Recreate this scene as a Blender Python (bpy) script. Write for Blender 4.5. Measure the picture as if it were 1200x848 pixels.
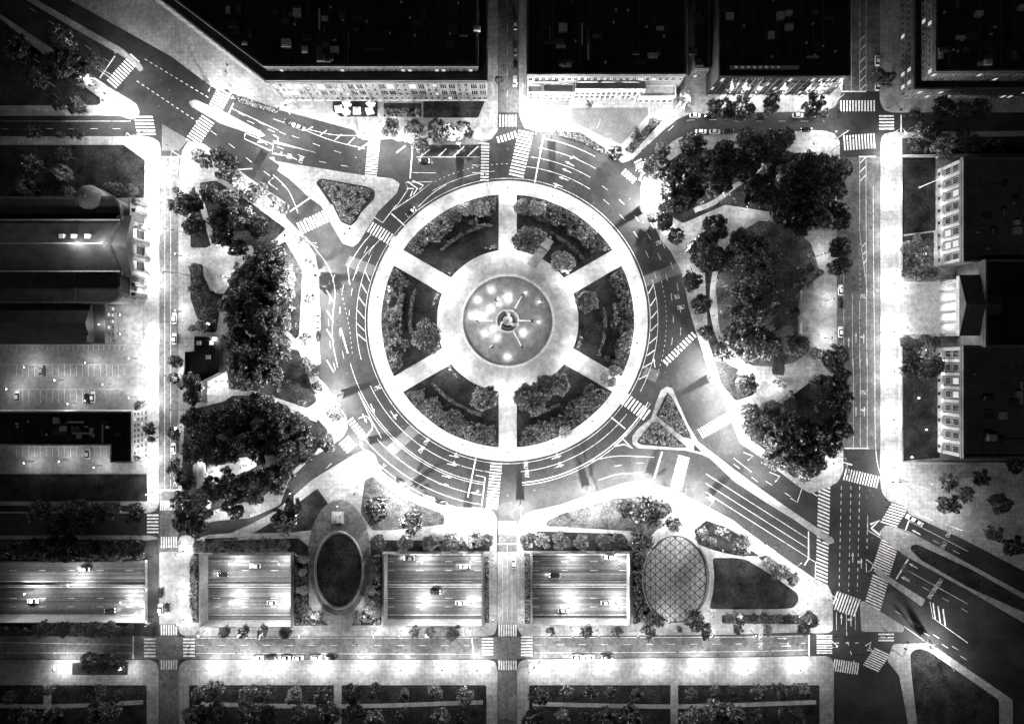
import bpy, bmesh, math, random
from mathutils import Vector, Matrix
from mathutils.geometry import tessellate_polygon

for o in list(bpy.data.objects):
    bpy.data.objects.remove(o, do_unlink=True)
scene = bpy.context.scene
col = scene.collection
R = random.Random(7)
rad = math.radians

# ------------------------------------------------------------------ camera
S = 0.345            # metres on the ground per photograph pixel
H = 246.0            # height of the drone
cam_d = bpy.data.cameras.new('camera')
cam = bpy.data.objects.new('camera', cam_d)
col.objects.link(cam)
cam.location = (0, 0, H)
cam.rotation_euler = (0, 0, 0)
cam_d.sensor_fit = 'HORIZONTAL'
cam_d.sensor_width = 36
cam_d.lens = 36 * H / (1200 * S)
cam_d.clip_start = 1
cam_d.clip_end = 5000
scene.camera = cam

# ------------------------------------------------------------------ sky, moon, exposure
world = bpy.data.worlds.new('World')
scene.world = world
world.use_nodes = True
wn = world.node_tree
wn.nodes.clear()
sky = wn.nodes.new('ShaderNodeTexSky')
sky.sky_type = 'NISHITA'
sky.sun_disc = False
sky.sun_elevation = rad(35)
sky.sun_rotation = rad(200)
bw = wn.nodes.new('ShaderNodeRGBToBW')
bg = wn.nodes.new('ShaderNodeBackground')
bg.inputs['Strength'].default_value = 0.0026
wo = wn.nodes.new('ShaderNodeOutputWorld')
wn.links.new(sky.outputs[0], bw.inputs[0])
wn.links.new(bw.outputs[0], bg.inputs['Color'])
wn.links.new(bg.outputs[0], wo.inputs[0])
sun_d = bpy.data.lights.new('moon', 'SUN')
sun_d.energy = 0.25
sun_d.angle = rad(0.5)
sun = bpy.data.objects.new('moon', sun_d)
sun.rotation_euler = (rad(42), 0, rad(-40))
col.objects.link(sun)
vs = scene.view_settings
vs.view_transform = 'Standard'
vs.look = 'None'
vs.exposure = 0.0
vs.gamma = 1.0
vs.use_curve_mapping = False
LAMP_GAIN = 4.5
scene.cycles.use_denoising = True
try:
    scene.cycles.denoiser = 'OPENIMAGEDENOISE'
    scene.cycles.denoising_input_passes = 'RGB_ALBEDO_NORMAL'
except Exception:
    pass
scene.cycles.use_light_tree = True
scene.cycles.max_bounces = 3
scene.cycles.diffuse_bounces = 1
scene.cycles.glossy_bounces = 1
scene.cycles.use_adaptive_sampling = True
scene.cycles.adaptive_threshold = 0.04
scene.cycles.transparent_max_bounces = 6
scene.cycles.sample_clamp_indirect = 3.0
scene.cycles.caustics_reflective = False
scene.cycles.caustics_refractive = False

# ------------------------------------------------------------------ plan coordinates
# the plan was surveyed in photograph pixels; TILE gives the corners of the survey sheets
TX = {'a': 60, 'b': 320, 'c': 580, 'd': 860}
TY = {'0': 60, '1': 240, '2': 420, '3': 600}
K = 280 / 1200.0
CX, CY = 595.0, 376.0      # centre of the circle


def T(t, *pts):
    return [(TX[t[0]] + p[0] * K, TY[t[1]] + p[1] * K) for p in pts]


def t1(t, x, y):
    return (TX[t[0]] + x * K, TY[t[1]] + y * K)


def W(p, z=0.0):
    f = (H - z) / H
    return ((p[0] - 600) * S * f, (424 - p[1]) * S * f)


def G(pts):
    return [W(p) for p in pts]


def arc(r, a0, a1, n=48, c=(CX, CY)):
    return [(c[0] + r * math.cos(rad(a0 + (a1 - a0) * i / n)), c[1] - r * math.sin(rad(a0 + (a1 - a0) * i / n))) for i in range(n + 1)]


def ell(cx, cy, rx, ry, n=64, p=2.0):
    out = []
    for i in range(n):
        a = 2 * math.pi * i / n
        c, s = math.cos(a), math.sin(a)
        out.append((cx + rx * math.copysign(abs(c) ** (2 / p), c), cy - ry * math.copysign(abs(s) ** (2 / p), s)))
    return out


def fillet(pts, r, n=5):
    out = []
    m = len(pts)
    for i in range(m):
        p0, p1, p2 = Vector(pts[i - 1]), Vector(pts[i]), Vector(pts[(i + 1) % m])
        a, b = p0 - p1, p2 - p1
        la, lb = a.length, b.length
        if la < 1e-6 or lb < 1e-6:
            continue
        d = min(r, la * 0.45, lb * 0.45)
        q0, q2 = p1 + a / la * d, p1 + b / lb * d
        for k in range(n + 1):
            t = k / n
            q = q0 * (1 - t) ** 2 + p1 * 2 * t * (1 - t) + q2 * t * t
            out.append((q.x, q.y))
    return out


def smooth_line(pts, n=6):
    """Catmull-Rom through the points"""
    if len(pts) < 3:
        return list(pts)
    P = [Vector(p) for p in pts]
    P = [P[0] * 2 - P[1]] + P + [P[-1] * 2 - P[-2]]
    out = []
    for i in range(1, len(P) - 2):
        for k in range(n):
            t = k / n
            q = 0.5 * ((2 * P[i]) + (-P[i - 1] + P[i + 1]) * t + (2 * P[i - 1] - 5 * P[i] + 4 * P[i + 1] - P[i + 2]) * t * t
                       + (-P[i - 1] + 3 * P[i] - 3 * P[i + 1] + P[i + 2]) * t ** 3)
            out.append((q.x, q.y))
    out.append(tuple(P[-2]))
    return out


# ------------------------------------------------------------------ materials (a black and white place: greys only)
MATS = {}


def nodes_of(name):
    m = bpy.data.materials.new(name)
    m.use_nodes = True
    nt = m.node_tree
    return m, nt, nt.nodes['Principled BSDF']


def noise(nt, scale, detail=4, rough=0.55, vec=None):
    n = nt.nodes.new('ShaderNodeTexNoise')
    n.inputs['Scale'].default_value = scale
    n.inputs['Detail'].default_value = detail
    n.inputs['Roughness'].default_value = rough
    if vec is not None:
        nt.links.new(vec, n.inputs['Vector'])
    return n.outputs['Fac']


def ramp(nt, fac, stops):
    r = nt.nodes.new('ShaderNodeValToRGB')
    e = r.color_ramp.elements
    while len(e) < len(stops):
        e.new(0.5)
    for i, (p, v) in enumerate(stops):
        e[i].position = p
        e[i].color = (v, v, v, 1)
    nt.links.new(fac, r.inputs['Fac'])
    return r.outputs['Color']


def mul(nt, a, b, f=1.0, mode='MULTIPLY'):
    m = nt.nodes.new('ShaderNodeMixRGB')
    m.blend_type = mode
    m.inputs['Fac'].default_value = f
    nt.links.new(a, m.inputs['Color1'])
    nt.links.new(b, m.inputs['Color2'])
    return m.outputs['Color']


def surf(name, lo, hi, big=0.05, fine=1.5, rough=0.9, bump=0.0, spec=0.2, grain=(0.5, 1.05), joints=None, cracks=False, light_trail=False):
    """a mottled grey surface: large patches times fine grain, optional slab joints / crack lines"""
    m, nt, bs = nodes_of(name)
    tc = nt.nodes.new('ShaderNodeTexCoord')
    v = tc.outputs['Object']
    c = ramp(nt, noise(nt, big, 5, 0.6, v), [(0.3, lo), (0.7, hi)])
    g = ramp(nt, noise(nt, fine, 6, 0.7, v), [(0.3, grain[0]), (0.7, grain[1])])
    c = mul(nt, c, g)
    if joints:
        b = nt.nodes.new('ShaderNodeTexBrick')
        b.offset = 0.0
        b.inputs['Scale'].default_value = 1.0
        b.inputs['Mortar Size'].default_value = joints[1]
        b.inputs['Mortar Smooth'].default_value = 0.3
        b.inputs['Brick Width'].default_value = joints[0]
        b.inputs['Row Height'].default_value = joints[0]
        b.inputs['Color1'].default_value = (1, 1, 1, 1)
        b.inputs['Color2'].default_value = (0.82, 0.82, 0.82, 1)
        b.inputs['Mortar'].default_value = (0.45, 0.45, 0.45, 1)
        nt.links.new(v, b.inputs['Vector'])
        c = mul(nt, c, b.outputs['Color'])
    if cracks:      # patched and stained road surface
        dv = nt.nodes.new('ShaderNodeVectorMath')
        dv.operation = 'ADD'
        nz = nt.nodes.new('ShaderNodeTexNoise')
        nz.inputs['Scale'].default_value = 0.25
        nt.links.new(v, nz.inputs['Vector'])
        sc2 = nt.nodes.new('ShaderNodeVectorMath')
        sc2.operation = 'SCALE'
        sc2.inputs['Scale'].default_value = 3.0
        nt.links.new(nz.outputs['Color'], sc2.inputs[0])
        nt.links.new(v, dv.inputs[0])
        nt.links.new(sc2.outputs[0], dv.inputs[1])
        vo = nt.nodes.new('ShaderNodeTexVoronoi')
        vo.distance = 'CHEBYCHEV'
        vo.inputs['Scale'].default_value = 0.11
        nt.links.new(dv.outputs[0], vo.inputs['Vector'])
        sp = nt.nodes.new('ShaderNodeSeparateColor')
        nt.links.new(vo.outputs['Color'], sp.inputs[0])
        c = mul(nt, c, ramp(nt, sp.outputs[0], [(0.0, 0.72), (0.5, 1.0), (1.0, 1.2)]))
        c = mul(nt, c, ramp(nt, noise(nt, 0.35, 7, 0.75, v), [(0.34, 0.66), (0.5, 1.0), (0.68, 1.12)]))
    if light_trail:      # light trails of passing cars painted as streaks along the carriageway
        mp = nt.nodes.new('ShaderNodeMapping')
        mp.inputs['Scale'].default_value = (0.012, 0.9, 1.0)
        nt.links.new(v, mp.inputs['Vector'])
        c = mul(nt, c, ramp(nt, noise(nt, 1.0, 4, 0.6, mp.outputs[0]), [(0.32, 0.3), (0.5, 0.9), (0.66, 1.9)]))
    nt.links.new(c, bs.inputs['Base Color'])
    bs.inputs['Roughness'].default_value = rough
    bs.inputs['Specular IOR Level'].default_value = spec
    if bump:
        bp = nt.nodes.new('ShaderNodeBump')
        bp.inputs['Strength'].default_value = bump
        bp.inputs['Distance'].default_value = 0.15
        nt.links.new(g, bp.inputs['Height'])
        nt.links.new(bp.outputs[0], bs.inputs['Normal'])
    MATS[name] = m
    return m


def flat(name, v, rough=0.6, spec=0.3, metal=0.0):
    m, nt, bs = nodes_of(name)
    tc = nt.nodes.new('ShaderNodeTexCoord')
    c = ramp(nt, noise(nt, 0.8, 4, 0.6, tc.outputs['Object']), [(0.3, v * 0.85), (0.7, min(1, v * 1.1))])
    nt.links.new(c, bs.inputs['Base Color'])
    bs.inputs['Roughness'].default_value = rough
    bs.inputs['Specular IOR Level'].default_value = spec
    bs.inputs['Metallic'].default_value = metal
    MATS[name] = m
    return m


def emit(name, strength, sample=False):
    m, nt, bs = nodes_of(name)
    bs.inputs['Base Color'].default_value = (0.04, 0.04, 0.04, 1)
    bs.inputs['Emission Color'].default_value = (1, 1, 1, 1)
    bs.inputs['Emission Strength'].default_value = strength
    if not sample:
        m.cycles.emission_sampling = 'NONE'
    MATS[name] = m
    return m


surf('asphalt', 0.011, 0.038, 0.05, 0.9, 0.7, spec=0.25, cracks=True)
surf('highway_asphalt', 0.05, 0.10, 0.05, 0.8, 0.6, spec=0.3, light_trail=True)
surf('concrete', 0.2, 0.40, 0.09, 0.55, 0.85, joints=(1.6, 0.04))
surf('plaza_stone', 0.28, 0.42, 0.10, 0.5, 0.7, joints=(0.9, 0.02))
surf('ring_stone', 0.3, 0.52, 0.14, 0.4, 0.75)
surf('street_concrete', 0.08, 0.16, 0.05, 0.7, 0.8, cracks=True)
surf('paver', 0.10, 0.16, 0.2, 2.0, 0.85, joints=(0.5, 0.03))
surf('lot_paving', 0.2, 0.34, 0.07, 0.5, 0.85)
surf('grass', 0.005, 0.036, 0.16, 1.5, 1.0, bump=0.6, spec=0.05, grain=(0.12, 1.6))
surf('grass_pale', 0.016, 0.09, 0.2, 1.5, 1.0, bump=0.6, spec=0.05, grain=(0.15, 1.6))
surf('soil', 0.012, 0.04, 0.4, 1.8, 1.0, bump=0.6, spec=0.05)
surf('paint', 0.35, 0.95, 0.7, 2.2, 0.6)
surf('roof_tar', 0.004, 0.024, 0.12, 0.5, 0.85, spec=0.15)
surf('roof_slate', 0.02, 0.05, 0.2, 2.0, 0.7, spec=0.3)
surf('roof_grey', 0.05, 0.10, 0.12, 1.0, 0.8)
surf('stone', 0.08, 0.15, 0.15, 0.9, 0.85)
surf('stone_pale', 0.24, 0.36, 0.15, 0.9, 0.8)
surf('brownstone', 0.06, 0.12, 0.2, 0.9, 0.9)
surf('retaining_wall', 0.12, 0.22, 0.1, 0.8, 0.9)
surf('white_stone', 0.5, 0.68, 0.3, 1.2, 0.7)
flat('metal_dark', 0.03, 0.5, 0.4)
flat('metal_grey', 0.28, 0.45, 0.5)
flat('bark', 0.03, 0.95, 0.1)
flat('white', 0.78, 0.5)
flat('bronze', 0.06, 0.35, 0.5, 0.6)
flat('rubber', 0.012, 0.8, 0.1)
flat('car_white', 0.75, 0.25, 0.5)
flat('car_black', 0.012, 0.25, 0.6)
flat('car_grey', 0.2, 0.3, 0.5)
flat('car_silver', 0.45, 0.3, 0.5)
flat('window_glass', 0.012, 0.12, 0.6)
flat('cloth_white', 0.75, 0.8)
emit('lamp_glow', 5)
emit('window_lit', 0.7)
emit('head_glow', 25)
emit('tail_glow', 3)
emit('pool_lamp', 8)

# leaves: thin, slightly see-through, different from tree to tree
def leaf_mat(name, lo, hi):
    m, nt, bs = nodes_of(name)
    oi = nt.nodes.new('ShaderNodeObjectInfo')
    ge = nt.nodes.new('ShaderNodeNewGeometry')
    a = ramp(nt, oi.outputs['Random'], [(0.0, lo), (1.0, hi)])
    b = ramp(nt, ge.outputs['Random Per Island'], [(0.0, 0.06), (0.6, 0.55), (0.82, 1.2), (1.0, 3.2)])  # brightest leaves paint in the silvery glints of lit foliage
    c = mul(nt, a, b)
    nt.links.new(c, bs.inputs['Base Color'])
    bs.inputs['Roughness'].default_value = 0.45
    bs.inputs['Specular IOR Level'].default_value = 0.5
    tr = nt.nodes.new('ShaderNodeBsdfTranslucent')
    nt.links.new(c, tr.inputs['Color'])
    mx = nt.nodes.new('ShaderNodeMixShader')
    mx.inputs['Fac'].default_value = 0.3
    nt.links.new(bs.outputs[0], mx.inputs[1])
    nt.links.new(tr.outputs[0], mx.inputs[2])
    nt.links.new(mx.outputs[0], nt.nodes['Material Output'].inputs['Surface'])
    MATS[name] = m


leaf_mat('leaf', 0.08, 0.19)
leaf_mat('leaf_dark', 0.03, 0.08)
leaf_mat('leaf_mid', 0.13, 0.22)
leaf_mat('leaf_pale', 0.14, 0.3)

# water: a mirror skin over a clear body
def water_mat(name, tint, mirror):
    m, nt, bs = nodes_of(name)
    nt.nodes.remove(bs)
    t = nt.nodes.new('ShaderNodeBsdfTransparent')
    t.inputs['Color'].default_value = (tint, tint, tint, 1)
    g = nt.nodes.new('ShaderNodeBsdfGlossy')
    g.inputs['Roughness'].default_value = 0.08
    g.inputs['Color'].default_value = (0.8, 0.8, 0.8, 1)
    bp = nt.nodes.new('ShaderNodeBump')
    bp.inputs['Strength'].default_value = 0.3
    tc = nt.nodes.new('ShaderNodeTexCoord')
    nt.links.new(noise(nt, 1.2, 3, 0.5, tc.outputs['Object']), bp.inputs['Height'])
    nt.links.new(bp.outputs[0], g.inputs['Normal'])
    mx = nt.nodes.new('ShaderNodeMixShader')
    mx.inputs['Fac'].default_value = mirror
    nt.links.new(t.outputs[0], mx.inputs[1])
    nt.links.new(g.outputs[0], mx.inputs[2])
    nt.links.new(mx.outputs[0], nt.nodes['Material Output'].inputs['Surface'])
    MATS[name] = m


water_mat('water', 0.9, 0.06)


# ------------------------------------------------------------------ object helpers
def mesh_obj(name, verts, faces, mat, parent=None, mats=None, idx=None, smooth=False):
    me = bpy.data.meshes.new(name)
    me.from_pydata([tuple(v) for v in verts], [], faces)
    for m in (mats or [mat]):
        me.materials.append(MATS[m])
    if idx:
        me.polygons.foreach_set('material_index', idx)
    if smooth:
        me.polygons.foreach_set('use_smooth', [True] * len(me.polygons))
    me.update()
    return link(name, me, parent)


def link(name, data, parent=None):
    o = bpy.data.objects.new(name, data)
    col.objects.link(o)
    if parent is not None:
        o.parent = parent
    return o


def empty(name, loc=(0, 0, 0), rz=0.0):
    e = link(name, None)
    e.empty_display_size = 0.3
    e.location = loc
    e.rotation_euler = (0, 0, rz)
    return e


def tag(o, label=None, cat=None, group=None, kind=None):
    if label:
        o['label'] = label
    if cat:
        o['category'] = cat
    if group:
        o['group'] = group
    if kind:
        o['kind'] = kind
    return o


def area2(p):
    return sum(p[i - 1][0] * p[i][1] - p[i][0] * p[i - 1][1] for i in range(len(p)))


def prism_data(out, z0, z1, holes=(), V=None, F=None, cap0=False):
    """outline in world metres"""
    V = [] if V is None else V
    F = [] if F is None else F
    loops = [list(out)] + [list(h) for h in holes]
    if area2(loops[0]) < 0:
        loops[0].reverse()
    for i in range(1, len(loops)):
        if area2(loops[i]) > 0:
            loops[i].reverse()
    flatl = [p for l in loops for p in l]
    b = len(V)
    n = len(flatl)
    V.extend((p[0], p[1], z1) for p in flatl)
    tris = tessellate_polygon([[Vector((p[0], p[1], 0)) for p in l] for l in loops])
    for t in tris:
        a = [flatl[i] for i in t]
        ar = area2(a)
        if abs(ar) < 1e-9:
            continue
        F.append(tuple(b + i for i in (t if ar > 0 else t[::-1])))
    if z0 is not None:
        V.extend((p[0], p[1], z0) for p in flatl)
        k = 0
        for l in loops:
            m = len(l)
            for i in range(m):
                j = (i + 1) % m
                F.append((b + k + i, b + n + k + i, b + n + k + j, b + k + j))
            k += m
    return V, F


def fixed(faces, verts):
    return faces


def prism(name, out, z0, z1, mat, holes=(), parent=None):
    V, F = prism_data(out, z0, z1, holes)
    # side quads: orientation outwards
    F = [f if len(f) == 3 else f for f in F]
    return mesh_obj(name, V, F, mat, parent)


def box_data(V, F, x0, x1, y0, y1, z0, z1):
    b = len(V)
    V += [(x0, y0, z0), (x1, y0, z0), (x1, y1, z0), (x0, y1, z0), (x0, y0, z1), (x1, y0, z1), (x1, y1, z1), (x0, y1, z1)]
    F += [(b, b + 3, b + 2, b + 1), (b + 4, b + 5, b + 6, b + 7), (b, b + 1, b + 5, b + 4), (b + 1, b + 2, b + 6, b + 5), (b + 2, b + 3, b + 7, b + 6), (b + 3, b, b + 4, b + 7)]


def box(name, x0, x1, y0, y1, z0, z1, mat, parent=None):
    V, F = [], []
    box_data(V, F, min(x0, x1), max(x0, x1), min(y0, y1), max(y0, y1), z0, z1)
    return mesh_obj(name, V, F, mat, parent)


def tube_data(V, F, p, q, r0, r1, n=8, cap=True):
    p, q = Vector(p), Vector(q)
    d = (q - p).normalized()
    u = d.orthogonal().normalized()
    w = d.cross(u)
    b = len(V)
    for c, r in ((p, r0), (q, r1)):
        for i in range(n):
            a = 2 * math.pi * i / n
            V.append(tuple(c + (u * math.cos(a) + w * math.sin(a)) * r))
    for i in range(n):
        j = (i + 1) % n
        F.append((b + i, b + j, b + n + j, b + n + i))
    if cap:
        F.append(tuple(b + i for i in range(n))[::-1])
        F.append(tuple(b + n + i for i in range(n)))


def lathe_data(V, F, prof, n=24, c=(0, 0), sx=1.0, sy=1.0):
    b = len(V)
    for r, z in prof:
        for i in range(n):
            a = 2 * math.pi * i / n
            V.append((c[0] + r * sx * math.cos(a), c[1] + r * sy * math.sin(a), z))
    for k in range(len(prof) - 1):
        for i in range(n):
            j = (i + 1) % n
            F.append((b + k * n + i, b + k * n + j, b + (k + 1) * n + j, b + (k + 1) * n + i))
    F.append(tuple(b + (len(prof) - 1) * n + i for i in range(n)))


def lathe(name, prof, mat, parent=None, n=24, c=(0, 0), smooth=False, sx=1.0, sy=1.0):
    V, F = [], []
    lathe_data(V, F, prof, n, c, sx, sy)
    return mesh_obj(name, V, F, mat, parent, smooth=smooth)


def ribbon_data(V, F, pts, w, z, dash=None):
    """pts in world metres; flat strip of width w (m); dash=(on, off) metres"""
    P = [Vector(p) for p in pts]
    segs = []
    if dash:
        on, off = dash
        L = [0.0]
        for i in range(1, len(P)):
            L.append(L[-1] + (P[i] - P[i - 1]).length)

        def at(s):
            for i in range(1, len(P)):
                if s <= L[i] or i == len(P) - 1:
                    d = L[i] - L[i - 1]
                    return P[i - 1].lerp(P[i], (s - L[i - 1]) / d if d else 0)
        s = 0.0
        while s < L[-1]:
            e = min(s + on, L[-1])
            segs.append([at(s), at((s + e) / 2), at(e)])
            s += on + off
    else:
        segs.append(P)
    for sg in segs:
        b = len(V)
        n = len(sg)
        for i in range(n):
            d = (sg[min(i + 1, n - 1)] - sg[max(i - 1, 0)])
            if d.length < 1e-9:
                d = Vector((1, 0))
            d.normalize()
            nrm = Vector((-d.y, d.x)) * w / 2
            V.append((sg[i].x + nrm.x, sg[i].y + nrm.y, z))
            V.append((sg[i].x - nrm.x, sg[i].y - nrm.y, z))
        for i in range(n - 1):
            k = b + 2 * i
            F.append((k, k + 1, k + 3, k + 2))


def path_outline(pts, w):
    """closed outline (px) of a strip of width w (px) along pts"""
    P = [Vector(p) for p in pts]
    L, Rr = [], []
    for i in range(len(P)):
        d = (P[min(i + 1, len(P) - 1)] - P[max(i - 1, 0)]).normalized()
        nrm = Vector((-d.y, d.x)) * w / 2
        L.append(tuple(P[i] + nrm))
        Rr.append(tuple(P[i] - nrm))
    return L + Rr[::-1]


ORD = ['first', 'second', 'third', 'fourth', 'fifth', 'sixth', 'seventh', 'eighth', 'ninth', 'tenth', 'eleventh', 'twelfth']


def ordinal(i, n):
    if i < len(ORD):
        return ORD[i]
    k = i + 1
    suf = 'th' if 10 <= k % 100 <= 20 else {1: 'st', 2: 'nd', 3: 'rd'}.get(k % 10, 'th')
    return '%d%s' % (k, suf)


FAM = {}        # family -> [(x, y, obj, description)]


def member(fam, o, x, y):
    FAM.setdefault(fam, []).append((x, y, o))


def name_family(fam, label, cat, group, axis='x', single=None):
    L = FAM.pop(fam, [])
    if not L:
        return
    L.sort(key=lambda t: (t[0] if axis == 'x' else t[1], t[1] if axis == 'x' else t[0]))
    n = len(L)
    side = 'from the left' if axis == 'x' else 'from the top'
    for i, (x, y, o) in enumerate(L):
        if n == 1:
            tag(o, single or label, cat, group)
        else:
            tag(o, '%s, %s %s' % (label, ordinal(i, n), side), cat, group)

# ================================================================== SETTING
def struct(o):
    o['kind'] = 'structure'
    return o


WELLS = [[(-60, 657), (172, 657), (172, 728), (-60, 728)],
         [(235.5, 649), (342, 649), (342, 733), (235.5, 733)],
         [(450.7, 648), (565, 648), (565, 732), (450.7, 732)],
         [(623.6, 647), (737.5, 647), (737.5, 731), (623.6, 731)]]
DEEP = -5.6
BIG = 1500.0
struct(prism('road', [(-BIG, -BIG), (BIG, -BIG), (BIG, BIG), (-BIG, BIG)], None, 0.0, 'asphalt', [G(w) for w in WELLS]))
hy0, hy1 = W((0, 740))[1], W((0, 640))[1]
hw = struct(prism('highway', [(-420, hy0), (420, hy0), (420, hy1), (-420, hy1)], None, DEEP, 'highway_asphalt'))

BLOCKS = {}


def block(pts, r=3, holes=(), z=0.13, mat='concrete', name='pavement'):
    o = prism(name, G(fillet(pts, r)), 0.0, z, mat, [G(h) for h in holes])
    return struct(o)


# upper left corner by the parkway
block(T('a0', (-420, -295), (60, 25), (270, 165), (325, 200), (430, 265), (447, 310), (430, 338), (400, 345), (345, 325), (-420, 325)), 3)
# church block
block([(-60, 160), (150, 160), (158, 158), (178, 161), (187, 166), (189, 178), (187, 190), (186.5, 590), (183, 598), (174, 601), (-60, 601)], 4)
# strip of the left carriageway beside the first bridge, with the first well
block([(-60, 627), (178, 627), (186, 630), (186.3, 638), (186.3, 736), (183, 742), (172, 744), (150, 743.5), (-60, 743.5)], 4, [WELLS[0]])
# park block of the oval pool: wells two and three
block([(209.3, 633), (212, 627)] + T('a3', (760, 115), (900, 105), (1000, 60), (1105, 5)) + T('b2', (80, 710), (200, 605), (400, 485), (470, 455), (510, 480), (540, 560), (590, 600), (670, 660), (740, 690), (880, 742), (1040, 748), (1105, 765), (1124, 800))
      + [(582.4, 735), (579, 743), (570, 745), (218, 745), (211, 742), (209.3, 735)], 3, [WELLS[1], WELLS[2]])
# park block of the diamond paved oval: well four
block([(605.8, 735), (605.8, 615), (610, 607)] + T('c2', (160, 775), (200, 762), (330, 733), (480, 680), (640, 625), (700, 616), (790, 628), (900, 655), (960, 690), (1040, 730), (1200, 812))
      + T('d3', (40, 75), (150, 155), (410, 335), (470, 362), (492, 410), (497, 450), (497, 590), (480, 604), (415, 606), (330, 600)) + [(860, 743), (612, 745)], 3, [WELLS[3]])
# lower side of the bottom avenue
block([(-60, 772.5), (176, 772.5), (184, 776), (186, 784), (186, 900), (-60, 900)], 4)
block([(209.5, 784), (212, 776), (220, 772.5), (573, 772.5), (581, 775), (583, 784), (583, 900), (209.5, 900)], 4)
block([(606, 784), (608, 775), (616, 772), (860, 770), (968, 768), (975, 771), (977, 780), (977, 900), (606, 900)], 4)
# right park
block([(966, 153), (978, 157), (984, 166), (984, 185), (981, 190), (981, 512), (988, 524), (988, 552), (982, 564), (972, 570), (950, 578)] + T('d2', (340, 652), (100, 470), (30, 425))
      + T('c2', (1180, 300), (1140, 200), (1090, 90), (1050, 0)) + T('c1', (1050, 760), (1010, 640), (975, 520), (935, 330), (880, 230), (835, 180), (800, 100), (785, 40)) + T('c0', (735, 790), (730, 700), (745, 610), (770, 560), (840, 505), (890, 455), (960, 420)) + [(830, 158), (900, 155)], 3)
# left park
block([(209.3, 592), (209.3, 215), (211, 192), (214, 176)] + T('a0', (690, 452), (760, 462), (830, 510), (1000, 640), (1200, 775)) + T('b1', (60, 60), (150, 150), (215, 260), (232, 350), (232, 700), (240, 800))
      + T('b2', (180, 40), (270, 140), (320, 225), (370, 290), (375, 350), (350, 395), (290, 440), (190, 500), (80, 610)) + T('a2', (1150, 735), (1000, 800)) + T('a3', (850, 40), (760, 55), (660, 40)) + [(212, 604)], 3)
# pavement under the big stone building, top
block(T('a0', (-200, -420), (600, 25), (800, 175), (840, 195), (890, 192), (910, 230), (960, 262), (1130, 312)) + T('b0', (30, 295), (200, 340), (410, 398), (428, 440), (470, 448), (530, 445), (600, 440), (625, 455), (660, 450), (700, 470), (1035, 470), (1100, 440), (1128, 400)) + [(583.5, 100), (583.5, -60), (150, -60)], 2.5)
# top middle and top right
block([(608, -60), (608, 134), (614, 150), (632, 155)] + T('c0', (320, 395), (430, 415), (540, 485), (640, 562), (690, 545), (850, 395), (920, 340), (980, 315)) + [(880, 132), (960, 131), (978, 127), (984, 115), (988, 100), (988, -60)], 3)
block([(1031, -60), (1031, 118), (1036, 129), (1046, 132), (1260, 132), (1260, -60)], 3)
# museum block on the right
block([(1031.5, 168), (1034, 158), (1044, 155), (1260, 153), (1260, 700), (1134, 634)] + T('d3', (880, 8)) + T('d2', (860, 742), (770, 712), (740, 665)) + [(1031.5, 560)], 4)
# triangular islands
block(T('c2', (805, 230), (832, 160), (860, 140), (890, 148), (920, 220), (970, 330), (1020, 415), (1200, 555)) + T('d2', (130, 650), (330, 790)) + T('d3', (430, 85), (498, 130), (505, 150), (480, 160), (300, 35)) + T('d2', (150, 715), (0, 615)) + T('c2', (1080, 500), (1040, 482), (950, 460), (720, 450), (692, 430), (690, 390), (720, 350), (785, 300)), 2)
block(T('a0', (1092, 535), (1120, 530)) + T('b0', (10, 552), (440, 622), (600, 640), (636, 665), (622, 712), (520, 814)) + T('b1', (550, 0), (430, 190), (400, 212), (350, 195), (240, 5)) + T('b0', (180, 735), (80, 640), (20, 600)) + T('a0', (1150, 575)), 2)
block(T('a0', (690, 255), (722, 243), (880, 310), (1045, 398), (1078, 425), (1050, 432), (850, 365), (800, 335), (705, 280)), 2)
block(T('a0', (405, 55), (330, 10), (120, -110), (-200, -300), (-200, -330), (150, -130), (360, -10), (450, 65), (465, 92), (445, 105)), 2)
block(T('d3', (735, 95), (758, 66), (800, 70), (880, 95), (1175, 255), (1500, 430), (1500, 580), (1175, 390), (850, 212), (795, 170), (745, 130)), 3)
block(T('d3', (698, 292), (730, 275), (775, 320), (962, 438), (942, 472), (720, 312)), 2)
block(T('d3', (632, 448), (652, 445), (855, 572), (850, 600), (640, 598)), 3)
block(T('d3', (788, 690), (800, 660), (980, 655), (1020, 680), (1180, 790), (1400, 940), (1400, 1200), (900, 1200), (830, 820), (770, 745)), 3)

# the circle itself
struct(prism('pavement', G(arc(164, 0, 360, 128)[:-1]), 0.0, 0.13, 'ring_stone'))

# retaining walls of the sunken highway with a parapet, one ring per well
for i, w in enumerate(WELLS):
    x0, y1_ = W(w[0])
    x1, y0_ = W(w[2])
    e, t = 0.12, 0.35
    inner = [(x0 + e, y0_ + e), (x1 - e, y0_ + e), (x1 - e, y1_ - e), (x0 + e, y1_ - e)]
    outer = [(x0 - t, y0_ - t), (x1 + t, y0_ - t), (x1 + t, y1_ + t), (x0 - t, y1_ + t)]
    o = prism('retaining_wall', outer, DEEP - 0.5, 1.0, 'retaining_wall', [inner])
    tag(o, ['parapet and retaining wall of the sunken highway opening at the left edge', 'parapet round the sunken highway opening between the left bridge and the oval lawn',
            'parapet round the sunken highway opening between the oval lawn and the middle bridge', 'parapet round the sunken highway opening beside the diamond paved oval'][i], 'wall', 'walls round the sunken highway')

# ------------------------------------------------------------------ lawns, beds, paths, plazas
def lawn(pts, r=2, mat='grass', z=0.17, name='lawn', holes=()):
    return struct(prism(name, G(fillet(pts, r)), 0.05, z, mat, [G(h) for h in holes]))


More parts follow.
